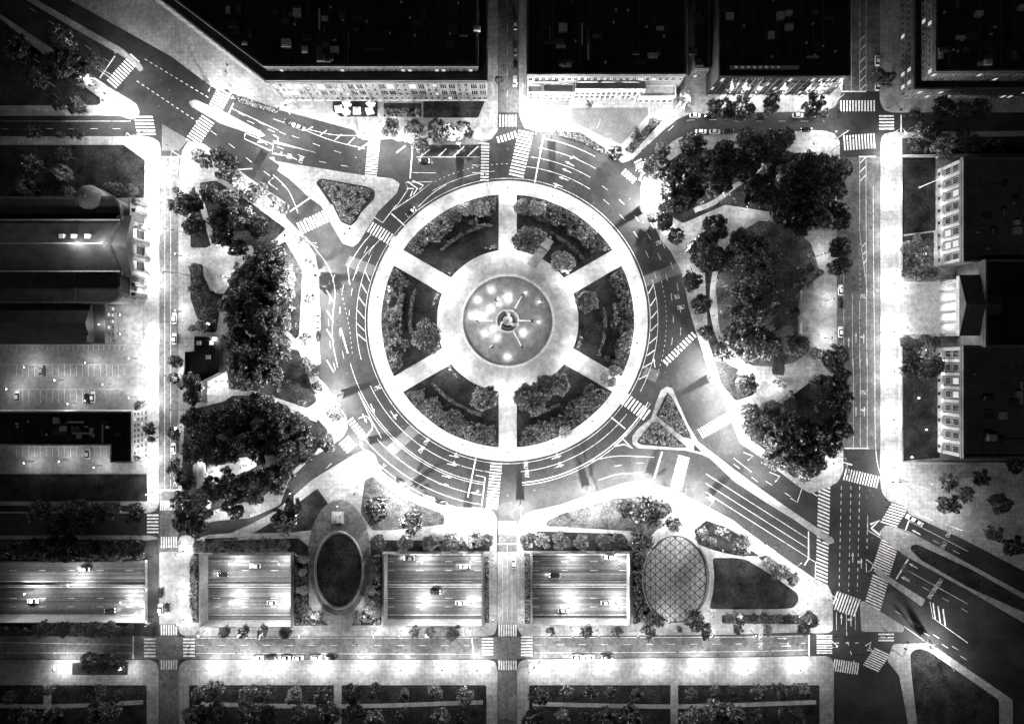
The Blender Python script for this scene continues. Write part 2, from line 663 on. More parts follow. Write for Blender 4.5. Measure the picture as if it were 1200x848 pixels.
def path(pts, w, z=0.19, mat='concrete', sm=True):
    return struct(prism('path', G(path_outline(smooth_line(pts) if sm else pts, w)), 0.05, z, mat))


# six gardens of the circle
for k in range(6):
    a0 = 30 + 60 * k
    o_in = math.degrees(math.asin(10.5 / 82))
    o_out = math.degrees(math.asin(10.5 / 148))
    out = arc(148, a0 + o_out, a0 + 60 - o_out, 30) + arc(83, a0 + 60 - o_in, a0 + o_in, 16)
    lawn(out, 0.5, 'grass')
# garden walk with the pedestal, upper right garden
path([(622, 312), (634, 296), (641, 287)], 11, sm=False)

# left park
lawn(T('a0', (705, 690), (755, 660), (830, 650), (1000, 760)) + T('a1', (1180, 120), (1110, 190), (1000, 260), (900, 210), (820, 200), (790, 215), (700, 215)), 3)
lawn(T('a1', (700, 300), (760, 290), (770, 350), (830, 445), (1000, 450), (1180, 700)) + T('b1', (130, 660), (150, 330), (60, 180)) + T('a1', (1180, 140), (1010, 260), (960, 300), (860, 460), (830, 640), (760, 640), (700, 470)), 3, z=0.165)
lawn([(263, 470), (285, 455), (345, 480), (372, 490), (385, 505), (370, 530), (330, 560), (300, 585), (240, 600), (215, 600), (213, 560), (216, 500), (222, 480)], 3)
lawn([(262, 400), (350, 410), (372, 470), (360, 478), (300, 458), (265, 455)], 3, z=0.16)
path([(270, 461), (300, 462), (335, 478), (372, 492)], 5)
path(T('a0', (720, 600), (745, 720)) + T('a1', (770, 40), (800, 140), (820, 210)), 7)
path(T('a1', (900, 600), (1100, 590), (1200, 660)) + [(352, 410)], 5)
path(T('b1', (-40, 220), (60, 165)), 8, sm=False)
struct(prism('plaza', G(fillet(T('a1', (700, 225), (785, 215), (825, 190), (900, 235), (1010, 200), (1020, 250), (960, 300), (900, 360), (845, 440), (800, 432), (768, 350), (764, 300), (700, 292)), 4)), 0.05, 0.20, 'plaza_stone'))
# the long bench wall of that plaza
w_ = smooth_line(T('a1', (770, 310), (775, 360), (800, 405), (832, 442)))
tag(prism('bench_wall', G(path_outline(w_, 1.8)), 0.1, 0.7, 'stone_pale'), 'pale curved bench wall along the round plaza in the left park', 'bench wall')
struct(prism('terrace', G(fillet([(236.5, 450), (254, 436), (266, 434), (270, 462), (240, 462)], 1)), 0.05, 0.22, 'plaza_stone'))
struct(prism('plaza', G(fillet([(262, 545), (275, 536), (302, 535), (306, 542), (290, 552), (266, 560), (240, 566), (244, 542)], 4)), 0.05, 0.21, 'plaza_stone'))
# right park
lawn([(905, 250), (950, 285), (963, 325), (940, 338), (935, 343), (935, 400), (948, 412), (930, 425), (905, 430), (880, 428), (850, 410), (842, 380), (838, 330), (850, 290), (870, 270)], 4, 'grass_pale')
lawn([(770, 200), (800, 178), (900, 172), (975, 190), (976, 250), (900, 248), (850, 240), (800, 262), (780, 250)], 4)
lawn([(870, 485), (900, 470), (960, 440), (976, 440), (976, 515), (960, 550), (930, 560), (900, 530), (880, 515)], 4)
lawn([(825, 300), (842, 285), (834, 330), (838, 390), (850, 425), (880, 440), (884, 462), (862, 470), (845, 450), (830, 400)], 4)
struct(prism('plaza', G(fillet(T('d1', (390, 390), (440, 350), (515, 345), (515, 730), (440, 735), (390, 690), (390, 645), (335, 645), (335, 430), (390, 430)), 2)), 0.05, 0.21, 'plaza_stone'))
for pts in (T('d1', (335, 430), (395, 430), (395, 442), (347, 442), (347, 490), (335, 490)), T('d1', (335, 590), (347, 590), (347, 636), (395, 636), (395, 648), (335, 648))):
    member('seatwall', prism('seat_wall', G(pts), 0.1, 0.75, 'stone_pale'), pts[0][0], pts[0][1])
name_family('seatwall', 'pale L-shaped seat wall at the corner of the right park plaza', 'seat wall', 'seat walls of the right plaza', 'y')
path(T('c1', (1110, 320), (1095, 400), (1090, 520), (1110, 620), (1140, 700)), 6)
path(T('c0', (1000, 800), (1100, 760), (1200, 680)) + T('d0', (60, 640), (150, 570)), 6)
path(T('d1', (-40, 30), (100, 60), (280, 80), (400, 160), (450, 250), (460, 330)), 8)
path(T('d2', (20, 60), (100, 90), (230, 80), (380, 40), (440, -10)), 8)
path(T('d2', (60, 250), (200, 230), (320, 150), (400, 90)), 5)
struct(prism('plaza', G(fillet(T('d2', (120, 170), (200, 90), (310, 130), (300, 180), (190, 225)), 2)), 0.05, 0.21, 'plaza_stone'))
lawn(T('d1', (190, 830), (215, 700), (235, 700), (255, 830)) + T('d2', (248, 85), (195, 80)), 1, 'soil', 0.22, 'planting_bed')
# islands
lawn(T('b0', (215, 660), (240, 640), (470, 680), (512, 700), (510, 740), (440, 814)) + T('b1', (420, 80), (390, 108), (340, 85), (300, 0)) + T('b0', (290, 770)), 3, 'soil', 0.2, 'planting_bed')
lawn(T('c2', (868, 166), (906, 225), (990, 404), (945, 392), (808, 285)), 2, 'soil', 0.2, 'planting_bed')
lawn(T('c2', (712, 418), (788, 322), (820, 318), (965, 446), (900, 446), (735, 432)), 2, 'soil', 0.2, 'planting_bed')
lawn(T('c2', (1000, 430), (1040, 470), (1000, 460)), 1, 'soil', 0.2, 'planting_bed')
lawn(T('d3', (885, 185), (890, 165), (920, 160), (1180, 280), (1500, 460), (1500, 520), (1175, 375), (940, 240)), 4)
lawn(T('d3', (885, 710), (905, 690), (935, 682), (975, 696), (1100, 780), (1330, 940), (1330, 1150), (930, 1150), (890, 800)), 4)
# bottom parks
lawn([(318, 612), (345, 592), (372, 572), (385, 590), (372, 620), (300, 628), (240, 634), (240, 630), (290, 628)], 2)
lawn([(228, 634), (350, 630), (362, 640), (362, 716), (385, 732), (345, 732.5), (345, 646), (228, 647)], 1)
lawn([(434, 632), (574, 634), (574, 645.5), (448, 645.5), (447, 732), (412, 732), (428, 712), (437, 680)], 1)
lawn(T('b2', (460, 610), (500, 590), (560, 640), (640, 690), (750, 740), (860, 780)) + T('b3', (860, 60), (600, 88), (500, 90), (460, 30), (440, 0)), 3, 'grass_pale')
path([(228, 629), (300, 626.5), (360, 625)], 4, sm=False)
path([(434, 626), (500, 624.5), (530, 623)], 5, sm=False)
lawn([(227, 648), (233, 648), (233, 729), (226, 729), (224, 700), (222, 660)], 1, 'soil', 0.19, 'planting_bed')
lawn([(568.5, 652), (573, 652), (573, 729), (568.5, 729)], 0.5, 'soil', 0.19, 'planting_bed')
lawn([(614.5, 648), (621, 648), (621, 730), (615, 730)], 0.5, 'soil', 0.19, 'planting_bed')
lawn([(612, 631), (630, 622), (730, 625), (735, 632), (742, 645), (614, 645)], 2)
lawn(T('c2', (260, 815), (330, 780), (600, 700), (800, 680)) + [(775, 615), (760, 630), (742, 622), (640, 616)], 3, 'grass_pale', 0.165)
lawn([(741, 632), (756, 640), (752, 690), (770, 722), (742, 731)], 1)
lawn(T('c3', (1000, 90), (1060, 40), (1150, 70)) + T('d3', (20, 110), (60, 170), (130, 220), (10, 215)) + T('c3', (1100, 190), (1020, 160)), 2)
lawn(T('c3', (1092, 228)) + T('d3', (0, 228), (60, 235), (200, 320), (318, 405), (326, 440), (300, 478), (240, 484), (0, 486)) + T('c3', (1075, 484), (1095, 400), (1102, 320)), 4)
lawn(T('d3', (-60, 515), (330, 515), (360, 540), (340, 560), (-60, 555)), 2, 'soil', 0.19, 'planting_bed')
lawn(T('d3', (120, 225), (160, 215), (330, 330), (310, 370), (290, 360)), 2, 'soil', 0.19, 'planting_bed')
# museum, church and other side blocks
lawn([(1058, 185), (1096, 185), (1096, 270), (1058, 275)], 1)
lawn([(1057, 162), (1200, 160), (1200, 182), (1057, 182)], 1)
lawn([(1058, 277), (1094, 272), (1094, 325), (1058, 325)], 1, 'soil', 0.19, 'planting_bed')
lawn([(1058, 397), (1096, 397), (1096, 425), (1058, 425)], 1, 'soil', 0.19, 'planting_bed')
lawn([(1059, 427), (1099, 427), (1101, 536), (1059, 540)], 1, z=0.17)
lawn([(-60, 170), (145, 170), (155, 177), (170, 188), (169, 232), (-60, 232)], 1)
lawn([(-60, 555), (172, 555), (173, 587), (-60, 587)], 1)
lawn(T('a0', (-300, -200), (30, 75), (245, 235), (250, 260), (235, 272), (-300, 275)), 2)
lawn([(-60, 592), (160, 592), (160, 599), (-60, 599)], 1, 'soil', 0.19, 'planting_bed')
lawn([(-60, 632), (168, 632), (168, 655), (-60, 655)], 1, 'soil', 0.19, 'planting_bed')
lawn([(-60, 731), (150, 731), (158, 740), (-60, 740)], 1, 'soil', 0.19, 'planting_bed')
lawn([(85, 776), (150, 775), (150, 790), (85, 790)], 1, 'soil', 0.19, 'planting_bed')
lawn(T('b0', (755, 250), (1065, 250), (1030, 335), (755, 335)), 1)
lawn(T('b0', (300, 250), (525, 250), (525, 330), (340, 330), (300, 300)), 1, 'soil', 0.19, 'planting_bed')
lawn(T('b0', (555, 262), (745, 262), (745, 330), (555, 330)), 1, 'soil', 0.19, 'planting_bed')
lawn(T('a0', (895, 235), (910, 212), (1150, 295), (1110, 312), (960, 268)), 1, 'soil', 0.19, 'planting_bed')
lawn(T('c0', (305, 395), (430, 410), (555, 490), (540, 520), (430, 460), (320, 430)), 1, 'soil', 0.19, 'planting_bed')
lawn(T('c0', (650, 495), (790, 345), (840, 350), (690, 515)), 1, 'soil', 0.19, 'planting_bed')
struct(prism('forecourt', G(fillet(T('c0', (385, 285), (770, 285), (770, 320), (635, 470), (560, 440), (440, 380), (385, 360)), 2)), 0.05, 0.19, 'paver'))
struct(prism('entrance_plaza', G([(1048, 333), (1094, 333), (1094, 389), (1048, 389)]), 0.05, 0.25, 'plaza_stone'))
# margins outside the photographed blocks
for x0, x1 in ((-60, 172), (222, 570), (620, 960)):
    lawn([(x0, 802), (x1, 802), (x1, 900), (x0, 900)], 3)
    path([(x0 + 4, 824), (x0 + (x1 - x0) / 2, 827), (x1 - 4, 822)], 5)
    xm = (x0 + x1) / 2
    path([(xm, 800), (xm, 850), (xm, 890)], 9, 0.2)
# parking lots of the church block
struct(prism('parking_lot', G([(-60, 404), (160, 404), (168, 410), (168, 480), (-60, 480)]), 0.05, 0.18, 'lot_paving'))
struct(prism('parking_lot', G([(-60, 521), (130, 521), (130, 541), (146, 543), (146, 553), (-60, 553)]), 0.05, 0.18, 'lot_paving'))
struct(prism('forecourt', G([(125, 357), (167, 357), (167, 402), (125, 402)]), 0.05, 0.18, 'lot_paving'))

# ------------------------------------------------------------------ stamped paver bands across the ring road
for pts in (T('b1', (385, 255), (525, 310), (500, 362), (360, 305)), T('c1', (740, 360), (930, 285), (945, 340), (755, 412)), T('b2', (685, 335), (735, 370), (615, 480), (565, 450)),
            T('c2', (760, 40), (830, 65), (805, 120), (735, 92)), T('a0', (556, 365), (690, 445), (640, 500), (556, 500))):
    struct(prism('paver_band', G(pts), None, 0.004, 'paver'))
for x0, x1 in ((186.8, 209), (583, 605.5)):
    struct(prism('bridge_deck', G([(x0, 646), (x1, 646), (x1, 731), (x0, 731)]), None, 0.004, 'lot_paving'))

# concrete carriageways of the straight streets, laid over the asphalt
for pts in ([(186.9, 184.5), (210.5, 184.5), (209, 200), (209, 572), (186.9, 572)],
            [(186.7, 745), (-60, 745), (-60, 771.5), (186.7, 771.5)], [(209.6, 746), (583, 746), (583, 771.5), (209.6, 771.5)], [(606, 746), (860, 744.5), (948, 743.5), (948, 767), (860, 769), (606, 771)],
            [(984, 184), (1031, 184), (1031, 526), (989, 526), (988.5, 523), (981.6, 511), (981.6, 192)], [(989, -60), (1030.5, -60), (1030.5, 107), (989, 107)], [(584, -60), (607.5, -60), (607.5, 132), (584, 132)],
            [(584.2, 610), (605.4, 610), (605.4, 645.8), (584.2, 645.8)],
            [(186.9, 572.2), (209, 572.2), (209, 645.9), (186.9, 645.9)], [(186.9, 731.1), (209, 731.1), (209, 744.9), (186.9, 744.9)], [(186.8, 745.05), (209.5, 745.05), (209.5, 771.4), (186.8, 771.4)], [(186.6, 771.6), (209.2, 771.6), (209.2, 900), (186.6, 900)],
            [(584, 731.1), (605.4, 731.1), (605.4, 745.9), (584, 745.9)], [(583.1, 746.05), (605.9, 746.05), (605.9, 771.4), (583.1, 771.4)], [(583.6, 771.6), (605.6, 771.6), (605.6, 900), (583.6, 900)]):
    struct(prism('carriageway', G(pts), None, 0.002, 'street_concrete'))

# ------------------------------------------------------------------ road markings
ZM = 0.009


def crosswalk(A, B, w, n, bar=None, fill=0.5):
    """A,B px ends of the walking line, w px bar length, n bars; bar = px direction of the bars"""
    A, B = Vector(A), Vector(B)
    d = (B - A)
    step = d / n
    nrm = Vector(bar).normalized() if bar else Vector((-d.y, d.x)).normalized()
    V, F = [], []
    for i in range(n):
        c = A + step * (i + 0.5)
        h = step * fill / 2
        q = [c - h - nrm * w / 2, c + h - nrm * w / 2, c + h + nrm * w / 2, c - h + nrm * w / 2]
        b = len(V)
        V.extend((*W(p), ZM) for p in q)
        g = [(V[b + k][0], V[b + k][1]) for k in range(4)]
        F.append((b, b + 1, b + 2, b + 3) if area2(g) > 0 else (b + 3, b + 2, b + 1, b))
    struct(mesh_obj('crosswalk', V, F, 'paint'))


CW = [('a0', (300, 170), (425, 30), 62, 12), ('a0', (872, 198), (818, 300), 75, 8), ('a0', (790, 338), (712, 452), 75, 9), ('b0', (508, 445), (490, 632), 60, 15),
      ('b0', (1066, 458), (1062, 655), 40, 13), ('c0', (18, 350), (112, 350), 58, 6), ('c0', (8, 448), (112, 416), 34, 6), ('c0', (158, 400), (105, 632), 75, 14),
      ('c0', (642, 600), (705, 655), 32, 5), ('c0', (715, 545), (745, 600), 40, 4), ('d0', (530, 275), (712, 275), 55, 12), ('d0', (548, 462), (712, 450), 75, 11), ('d0', (767, 318), (767, 398), 75, 5),
      ('b1', (128, 122), (268, 55), 62, 9), ('b1', (470, 100), (605, 182), 58, 10), ('c1', (850, 798), (1005, 645), 34, 11),
      ('c2', (648, 200), (768, 288), 62, 8), ('c2', (1028, 380), (1195, 285), 52, 12), ('c2', (950, 488), (908, 655), 58, 13), ('b2', (1122, 518), (1098, 758), 58, 15),
      ('b2', (352, 405), (398, 458), 62, 4), ('b2', (382, 302), (460, 402), 36, 7), ('a2', (545, 737), (628, 737), 48, 8), ('a3', (510, 6), (510, 108), 58, 6),
      ('a3', (548, 150), (634, 150), 55, 7), ('a3', (548, 590), (634, 590), 52, 7), ('a3', (495, 628), (495, 730), 58, 6), ('a3', (692, 628), (692, 728), 58, 6), ('a3', (548, 765), (634, 765), 45, 7),
      ('b3', (1077, 626), (1077, 720), 58, 6), ('c3', (160, 618), (160, 724), 58, 7), ('d2', (552, 578), (728, 622), 60, 13), ('d3', (500, 438), (624, 482), 92, 9),
      ('d3', (455, 612), (455, 712), 78, 8), ('d3', (765, 604), (765, 650), 78, 3), ('d3', (497, 765), (628, 785), 60, 11)]
for t, a, b, w, n in CW:
    crosswalk(t1(t, *a), t1(t, *b), w * K, n)
crosswalk(t1('a0', 462, 322), t1('a0', 480, 425), 22, 6, (1, 0))
crosswalk((583.5, 618.7), (606, 618.7), 14, 8)
crosswalk((583.5, 738), (606, 738), 13.5, 8)
crosswalk((583.5, 779), (606, 779), 11, 8)
crosswalk(t1('d2', 455, 630), t1('d3', 440, 365), 15, 27, (1, 0.42))
crosswalk(t1('d2', 835, 735), t1('d3', 775, 65), 20, 8, (1, 0.3))
crosswalk(t1('d3', 785, 150), t1('d3', 738, 300), 22, 12, (1, 0.45))
crosswalk(t1('d3', 738, 325), t1('d3', 695, 480), 20, 11, (1, 0.45))
crosswalk(t1('d3', 748, 695), t1('d3', 685, 785), 20, 9, (1, 0.45))

LM = {}


def line(road, pts, w=0.16, dash=None, sm=True, z=ZM):
    V, F = LM.setdefault(road, ([], []))
    ribbon_data(V, F, G(smooth_line(pts) if sm and len(pts) > 2 else pts), w, z, dash)


D = (3.0, 6.0)
SD = (0.7, 1.3)
# ring
line('ring', arc(167, 0, 360, 160), 0.15, sm=False)
line('ring', arc(177.5, 148, 208, 50)[5:40], 0.15, sm=False)
for a in (164, 169, 174, 179, 184, 188):
    line('ring', [arc(168, a, a + 1)[0], arc(177, a - 3.2, a)[0]], 0.3)
line('ring', arc(176, -28, 16, 30), 0.15, sm=False)
for a in (-24, -19, -14, -9, -4, 1, 6, 11):
    line('ring', [arc(168, a, a + 1)[0], arc(176, a + 3, a)[0]], 0.3)
line('ring', arc(186, -20, 16, 30), 0.14, SD, False)
line('ring', arc(194, -16, 12, 30), 0.14, D, False)
line('ring', arc(203, -12, 40, 40), 0.14, D, False)
line('ring', arc(181, 16, 52, 30), 0.14, D, False)
line('ring', arc(193, 14, 55, 30), 0.14, D, False)
line('ring', arc(182, 58, 84, 30), 0.15, None, False)
line('ring', arc(194, 60, 82, 30), 0.15, None, False)
line('ring', arc(206, 60, 80, 30), 0.15, None, False)
line('ring', arc(218, 62, 79, 30), 0.15, None, False)
line('ring', T('c0', (245, 420), (200, 660)), 0.45)
line('ring', arc(176, 95, 120, 30), 0.15, None, False)
line('ring', arc(184, 90, 118, 30), 0.14, SD, False)
line('ring', arc(186, 152, 178, 30), 0.14, D, False)
line('ring', arc(197, 160, 196, 30), 0.14, D, False)
line('ring', arc(210, 165, 200, 30), 0.14, D, False)
line('ring', arc(178, 205, 268, 50), 0.15, None, False)
line('ring', arc(191, 195, 262, 50), 0.15, None, False)
line('ring', arc(193.5, 205, 262, 50), 0.15, None, False)
line('ring', arc(206, 222, 262, 40), 0.15, None, False)
line('ring', arc(217, 215, 262, 40), 0.15, None, False)
line('ring', arc(226, 220, 255, 40), 0.15, None, False)
line('ring', T('b2', (1018, 500), (978, 695)), 0.5)
line('ring', T('b2', (1065, 595), (1048, 745)), 0.35)
line('ring', T('b2', (1018, 585), (1065, 595)), 0.2)
line('ring', arc(177, 275, 322, 50), 0.15, None, False)
line('ring', arc(190, 275, 330, 50), 0.3, None, False)
line('ring', arc(193, 275, 330, 50), 0.15, None, False)
line('ring', T('c2', (585, 295), (655, 352)), 0.45)
line('ring', T('c2', (470, 520), (540, 500), (640, 488), (800, 495)), 0.15)
line('ring', T('c2', (600, 540), (700, 525), (800, 525)), 0.14, D)
line('ring', T('c2', (520, 610), (620, 580), (740, 575)), 0.15)
line('ring', T('c2', (840, 468), (800, 600)), 0.5)
line('ring', T('c2', (600, 440), (640, 400), (690, 450), (650, 430), (600, 440)), 0.4, sm=False)
line('ring', T('c2', (640, 400), (720, 300)), 0.3)
line('ring', T('b2', (430, 170), (480, 280), (545, 400)), 0.18)
line('ring', T('b2', (430, 300), (470, 290), (500, 340), (470, 390)), 0.3)
line('ring', T('b1', (180, 180), (270, 300), (310, 420), (300, 560), (300, 690), (325, 814)), 0.16)
for y in (430, 530, 625, 780):
    line('ring', T('b1', (270, y), (305, y + 60)), 0.3)
line('ring', T('b1', (340, 620), (375, 745)), 0.5)
line('ring', T('b1', (340, 420), (350, 470), (380, 600), (400, 760)), 0.14, SD)
# parkway approach, upper left
line('parkway', T('a0', (470, 40), (800, 240)), 0.25, (1.2, 1.2))
line('parkway', T('a0', (430, 150), (735, 355)), 0.25, (1.2, 1.2))
line('parkway', T('a0', (915, 262), (885, 328)), 0.4)
line('parkway', T('a0', (900, 285), (1140, 398)), 0.15)
line('parkway', T('a0', (940, 310), (1180, 420)), 0.14, D)
line('parkway', T('a0', (985, 350), (1180, 430)), 0.14, D)
line('parkway', T('a0', (975, 412), (970, 440), (1100, 500), (1115, 490)), 0.25, sm=False)
line('parkway', T('a0', (975, 412), (1115, 470), (1110, 515), (1200, 530)) + T('b0', (120, 545)), 0.2, sm=False)
line('parkway', T('b0', (0, 340), (140, 390), (300, 450), (460, 490)), 0.18)
line('parkway', T('b0', (140, 400), (180, 395), (300, 420), (420, 425)), 0.18)
for x in (165, 235, 310, 375):
    line('parkway', T('b0', (x, 400 + (x - 165) * 0.33), (x + 35, 380 + (x - 165) * 0.25)), 0.3)
for a in ((430, 495, 480, 460), (620, 510, 665, 475), (740, 530, 785, 495), (830, 530, 870, 490), (905, 530, 960, 478), (975, 530, 1030, 478)):
    line('parkway', T('b0', a[:2], a[2:]), 0.45)
line('parkway', T('b0', (720, 532), (1040, 532)), 0.15)
line('parkway', T('b0', (700, 490), (688, 640)), 0.45)
line('parkway', T('b0', (95, 425), (270, 488), (420, 535)), 0.14, D)
line('parkway', T('b0', (20, 480), (210, 548), (410, 585)), 0.14, D)
line('parkway', T('b0', (700, 610), (820, 612)), 0.14)
line('parkway', T('b0', (1000, 573), (1042, 573)), 0.14)
line('parkway', T('b0', (1000, 610), (1042, 610)), 0.14)
line('parkway', T('b0', (0, 450), (215, 510), (0, 460)), 0.2, sm=False)
line('parkway', T('b0', (0, 420), (25, 435), (20, 455), (0, 460)), 0.3)
line('parkway', T('b0', (620, 780), (680, 690), (665, 660), (800, 655), (720, 720), (600, 800)), 0.25, sm=False)
line('parkway', T('b0', (670, 690), (705, 690), (690, 730)), 0.5, sm=False)
line('parkway', T('b0', (675, 655), (725, 690), (705, 720)), 0.5, sm=False)
line('parkway', T('b0', (700, 650), (755, 675), (735, 695)), 0.5, sm=False)
line('parkway', T('b0', (730, 780), (800, 715), (870, 670)), 0.2)
line('parkway', T('b1', (505, 60), (550, 90), (620, 0)), 0.3, sm=False)
line('parkway', T('b1', (595, 45), (662, 105)), 0.5)
line('parkway', T('b1', (375, 310), (440, 210), (490, 150)), 0.2)
line('parkway', T('b1', (385, 400), (375, 310)), 0.3)
line('parkway', T('b1', (400, 380), (440, 280), (540, 170)), 0.16)
line('parkway', T('b1', (480, 250), (500, 215), (560, 150)), 0.16)
line('parkway', T('b0', (0, 620), (70, 690), (110, 770), (125, 814)), 0.2)
line('parkway', T('b0', (85, 805), (195, 730)), 0.5)
line('parkway', T('a0', (930, 595), (1010, 590)), 0.3)
line('parkway', T('a0', (800, 400), (900, 470), (1010, 560), (1200, 700)), 0.16, D)
line('parkway', T('a0', (140, 25), (290, 130), (300, 118), (250, 90)), 0.2, sm=False)
line('parkway', T('a0', (-200, -120), (265, 165)), 0.2)
line('parkway', T('a0', (320, 25), (245, 135)), 0.45)
line('parkway', T('a0', (-200, -280), (300, 60)), 0.15, D)
# parkway departure, lower right
for e in (132, 180, 225):
    line('boulevard', T('d3', (-140, e - 325), (372, e)), 0.16)
line('boulevard', T('d3', (375, 95), (375, 232), (355, 265)), 0.5, sm=False)
line('boulevard', T('d3', (378, 232), (410, 250), (408, 330)), 0.25, sm=False)
line('boulevard', T('d2', (0, 500), (90, 570)), 0.15)
line('boulevard', T('d2', (160, 615), (330, 720)), 0.15, D)
line('boulevard', T('d2', (285, 700), (318, 722), (345, 640), (420, 690)), 0.3, sm=False)
line('boulevard', T('d2', (0, 530), (150, 640)), 0.15, D)
for x in (540, 588, 632):
    line('right', T('d2', (x, 640)) + T('d3', (x - 12, 395)), 0.25, (1.4, 1.6))
line('right', T('d3', (672, 20), (668, 180)), 0.25, (1.4, 1.6))
line('boulevard', T('d3', (672, 15), (672, 90), (740, 130), (735, 95)), 0.25, sm=False)
line('boulevard', T('d3', (685, 60), (730, 40), (690, 80), (735, 115)), 0.9, sm=False)
line('boulevard', T('d3', (665, 235), (665, 300), (690, 290), (700, 262), (665, 235)), 0.25, sm=False)
line('boulevard', T('d3', (880, 40), (860, 95)), 0.6)
line('boulevard', T('d3', (880, 45), (1000, 105), (1175, 195)), 0.16)
line('boulevard', T('d3', (900, 90), (1175, 228)), 0.14, D)
line('boulevard', T('d3', (875, 235), (815, 335)), 0.6)
line('boulevard', T('d3', (870, 290), (1175, 460)), 0.16)
line('boulevard', T('d3', (850, 320), (1175, 500)), 0.14, D)
line('boulevard', T('d3', (985, 450), (1000, 530), (1175, 655)), 0.2, sm=False)
for x in (1000, 1025, 1050):
    line('boulevard', T('d3', (x, 455 + (x - 1000) * 0.6), (x + 12, 540 + (x - 1000) * 0.6)), 0.5)
line('boulevard', T('d3', (810, 495), (1175, 720)), 0.14, D)
line('boulevard', T('d3', (950, 600), (1175, 745)), 0.14, D)
line('boulevard', T('d3', (855, 572), (1175, 800)), 0.16)
line('boulevard', T('d3', (660, 670), (690, 650), (680, 680), (705, 700), (670, 690)), 0.4, sm=False)
line('boulevard', T('d3', (790, 740), (800, 775)), 0.5)
line('boulevard', T('d3', (815, 750), (830, 785)), 0.5)
line('boulevard', T('d3', (510, 655), (660, 655)), 0.3, (1.5, 2.5))
line('boulevard', T('d3', (565, 500), (570, 640), (610, 770)), 0.3, (1.5, 2.5))
# right street
for x in (632, 664):
    line('right', T('d0', (x, -260), (x, 202)), 0.16)
    line('right', T('d0', (x, 532), (x, 814)) + T('d1', (x, 60)), 0.16)
line('right', T('d0', (590, -260), (590, 202)), 0.16)
line('right', T('d0', (525, 203), (664, 203)), 0.5)
line('right', T('d0', (628, 530), (715, 530)), 0.5)
for y in (90, 135, 180, 545, 590, 635, 40, -20, -70):
    line('right', T('d0', (633, y + 18), (662, y - 12)), 0.4)
line('right', T('d0', (700, 680), (700, 814)) + T('d1', (703, 400), (708, 814)), 0.16)
line('right', T('d1', (632, 60), (634, 150), (670, 440)), 0.16)
line('right', T('d1', (664, 60), (668, 814)), 0.16)
for y in (200, 240, 285):
    line('right', T('d1', (645 + (y - 200) * 0.1, y + 10), (664, y - 10)), 0.4)
line('right', T('d1', (632, 170), (634, 440)), 0.14, SD)
line('right', T('d1', (632, 480), (632, 814)), 0.16)
line('right', T('d1', (595, 445), (595, 814)), 0.16)
line('right', T('d1', (552, 340), (552, 814)), 0.16)
line('right', T('d1', (740, -250), (742, 814)), 0.16)
line('right', T('d2', (600, 0), (600, 445)), 0.16)
line('right', T('d2', (635, 0), (635, 445)), 0.16)
line('right', T('d2', (670, 0), (670, 450)), 0.16)
line('right', T('d2', (708, 0), (712, 445), (740, 600)), 0.16)
line('right', T('d2', (552, 450), (678, 450)), 0.5)
line('right', T('d3', (515, 500), (515, 590)), 0.16)
line('right', T('d3', (565, 500), (565, 595)), 0.16)
line('right', T('d3', (610, 510), (610, 590)), 0.16)
line('top', T('d0', (840, 320), (840, 405)), 0.5)
line('top', T('d0', (0, 352), (455, 352)), 0.14, D)
line('top', T('c0', (870, 400), (950, 350), (1200, 345)), 0.14, D)
# left street
line('left', T('a0', (550, 532), (645, 532)), 0.5)
for x in (570, 600):
    line('left', [(60 + x * K, 186), (60 + x * K, 572)], 0.14)
line('left', T('a0', (620, 600), (645, 600), (630, 545), (645, 600)), 0.15, sm=False)
line('left', T('a2', (542, 660), (634, 660)), 0.5)
line('left', T('a2', (612, 590), (630, 640)), 0.16)
line('left', T('a2', (630, 590), (612, 640)), 0.16)
line('left', T('a0', (-250, 352), (400, 352)), 0.15)
line('left', T('a0', (-250, 390), (400, 390)), 0.15, D)
# middle street
line('middle', [(583.5, 637), (605.5, 637)], 0.5)
for x in (589, 594.5, 600):
    line('middle', [(x, 648), (x, 728)], 0.12)
line('middle', [(594.5, 637), (594.5, 646)], 0.14)
line('middle', [(594.5, -50), (594.5, 120)], 0.14, D)
# bottom avenue
line('avenue', T('a3', (-250, 652), (45, 658), (408, 665)), 0.16)
line('avenue', T('a3', (-250, 705), (408, 705)), 0.16)
line('avenue', T('a3', (412, 622), (412, 735)), 0.5)
line('avenue', [(230, 755.5), (320, 755.5), (560, 756)], 0.14, D)
line('avenue', [(230, 747), (560, 747)], 0.14)
line('avenue', [(230, 765), (560, 766)], 0.14)
line('avenue', T('b3', (998, 630), (1010, 735)), 0.5)
line('avenue', [(626, 755), (860, 754), (945, 753)], 0.14, D)
line('avenue', [(626, 746.5), (860, 746), (945, 744.5)], 0.14)
line('avenue', [(626, 764.5), (860, 763), (945, 761)], 0.14)
line('avenue', T('d3', (378, 615), (378, 720)), 0.5)
line('ramp', T('a3', (772, 55), (770, 110)), 0.5)
line('ramp', T('b2', (100, 700), (300, 520)), 0.14, D)
for (r_, (V, F)) in LM.items():
    struct(mesh_obj('lane_markings', V, F, 'paint'))
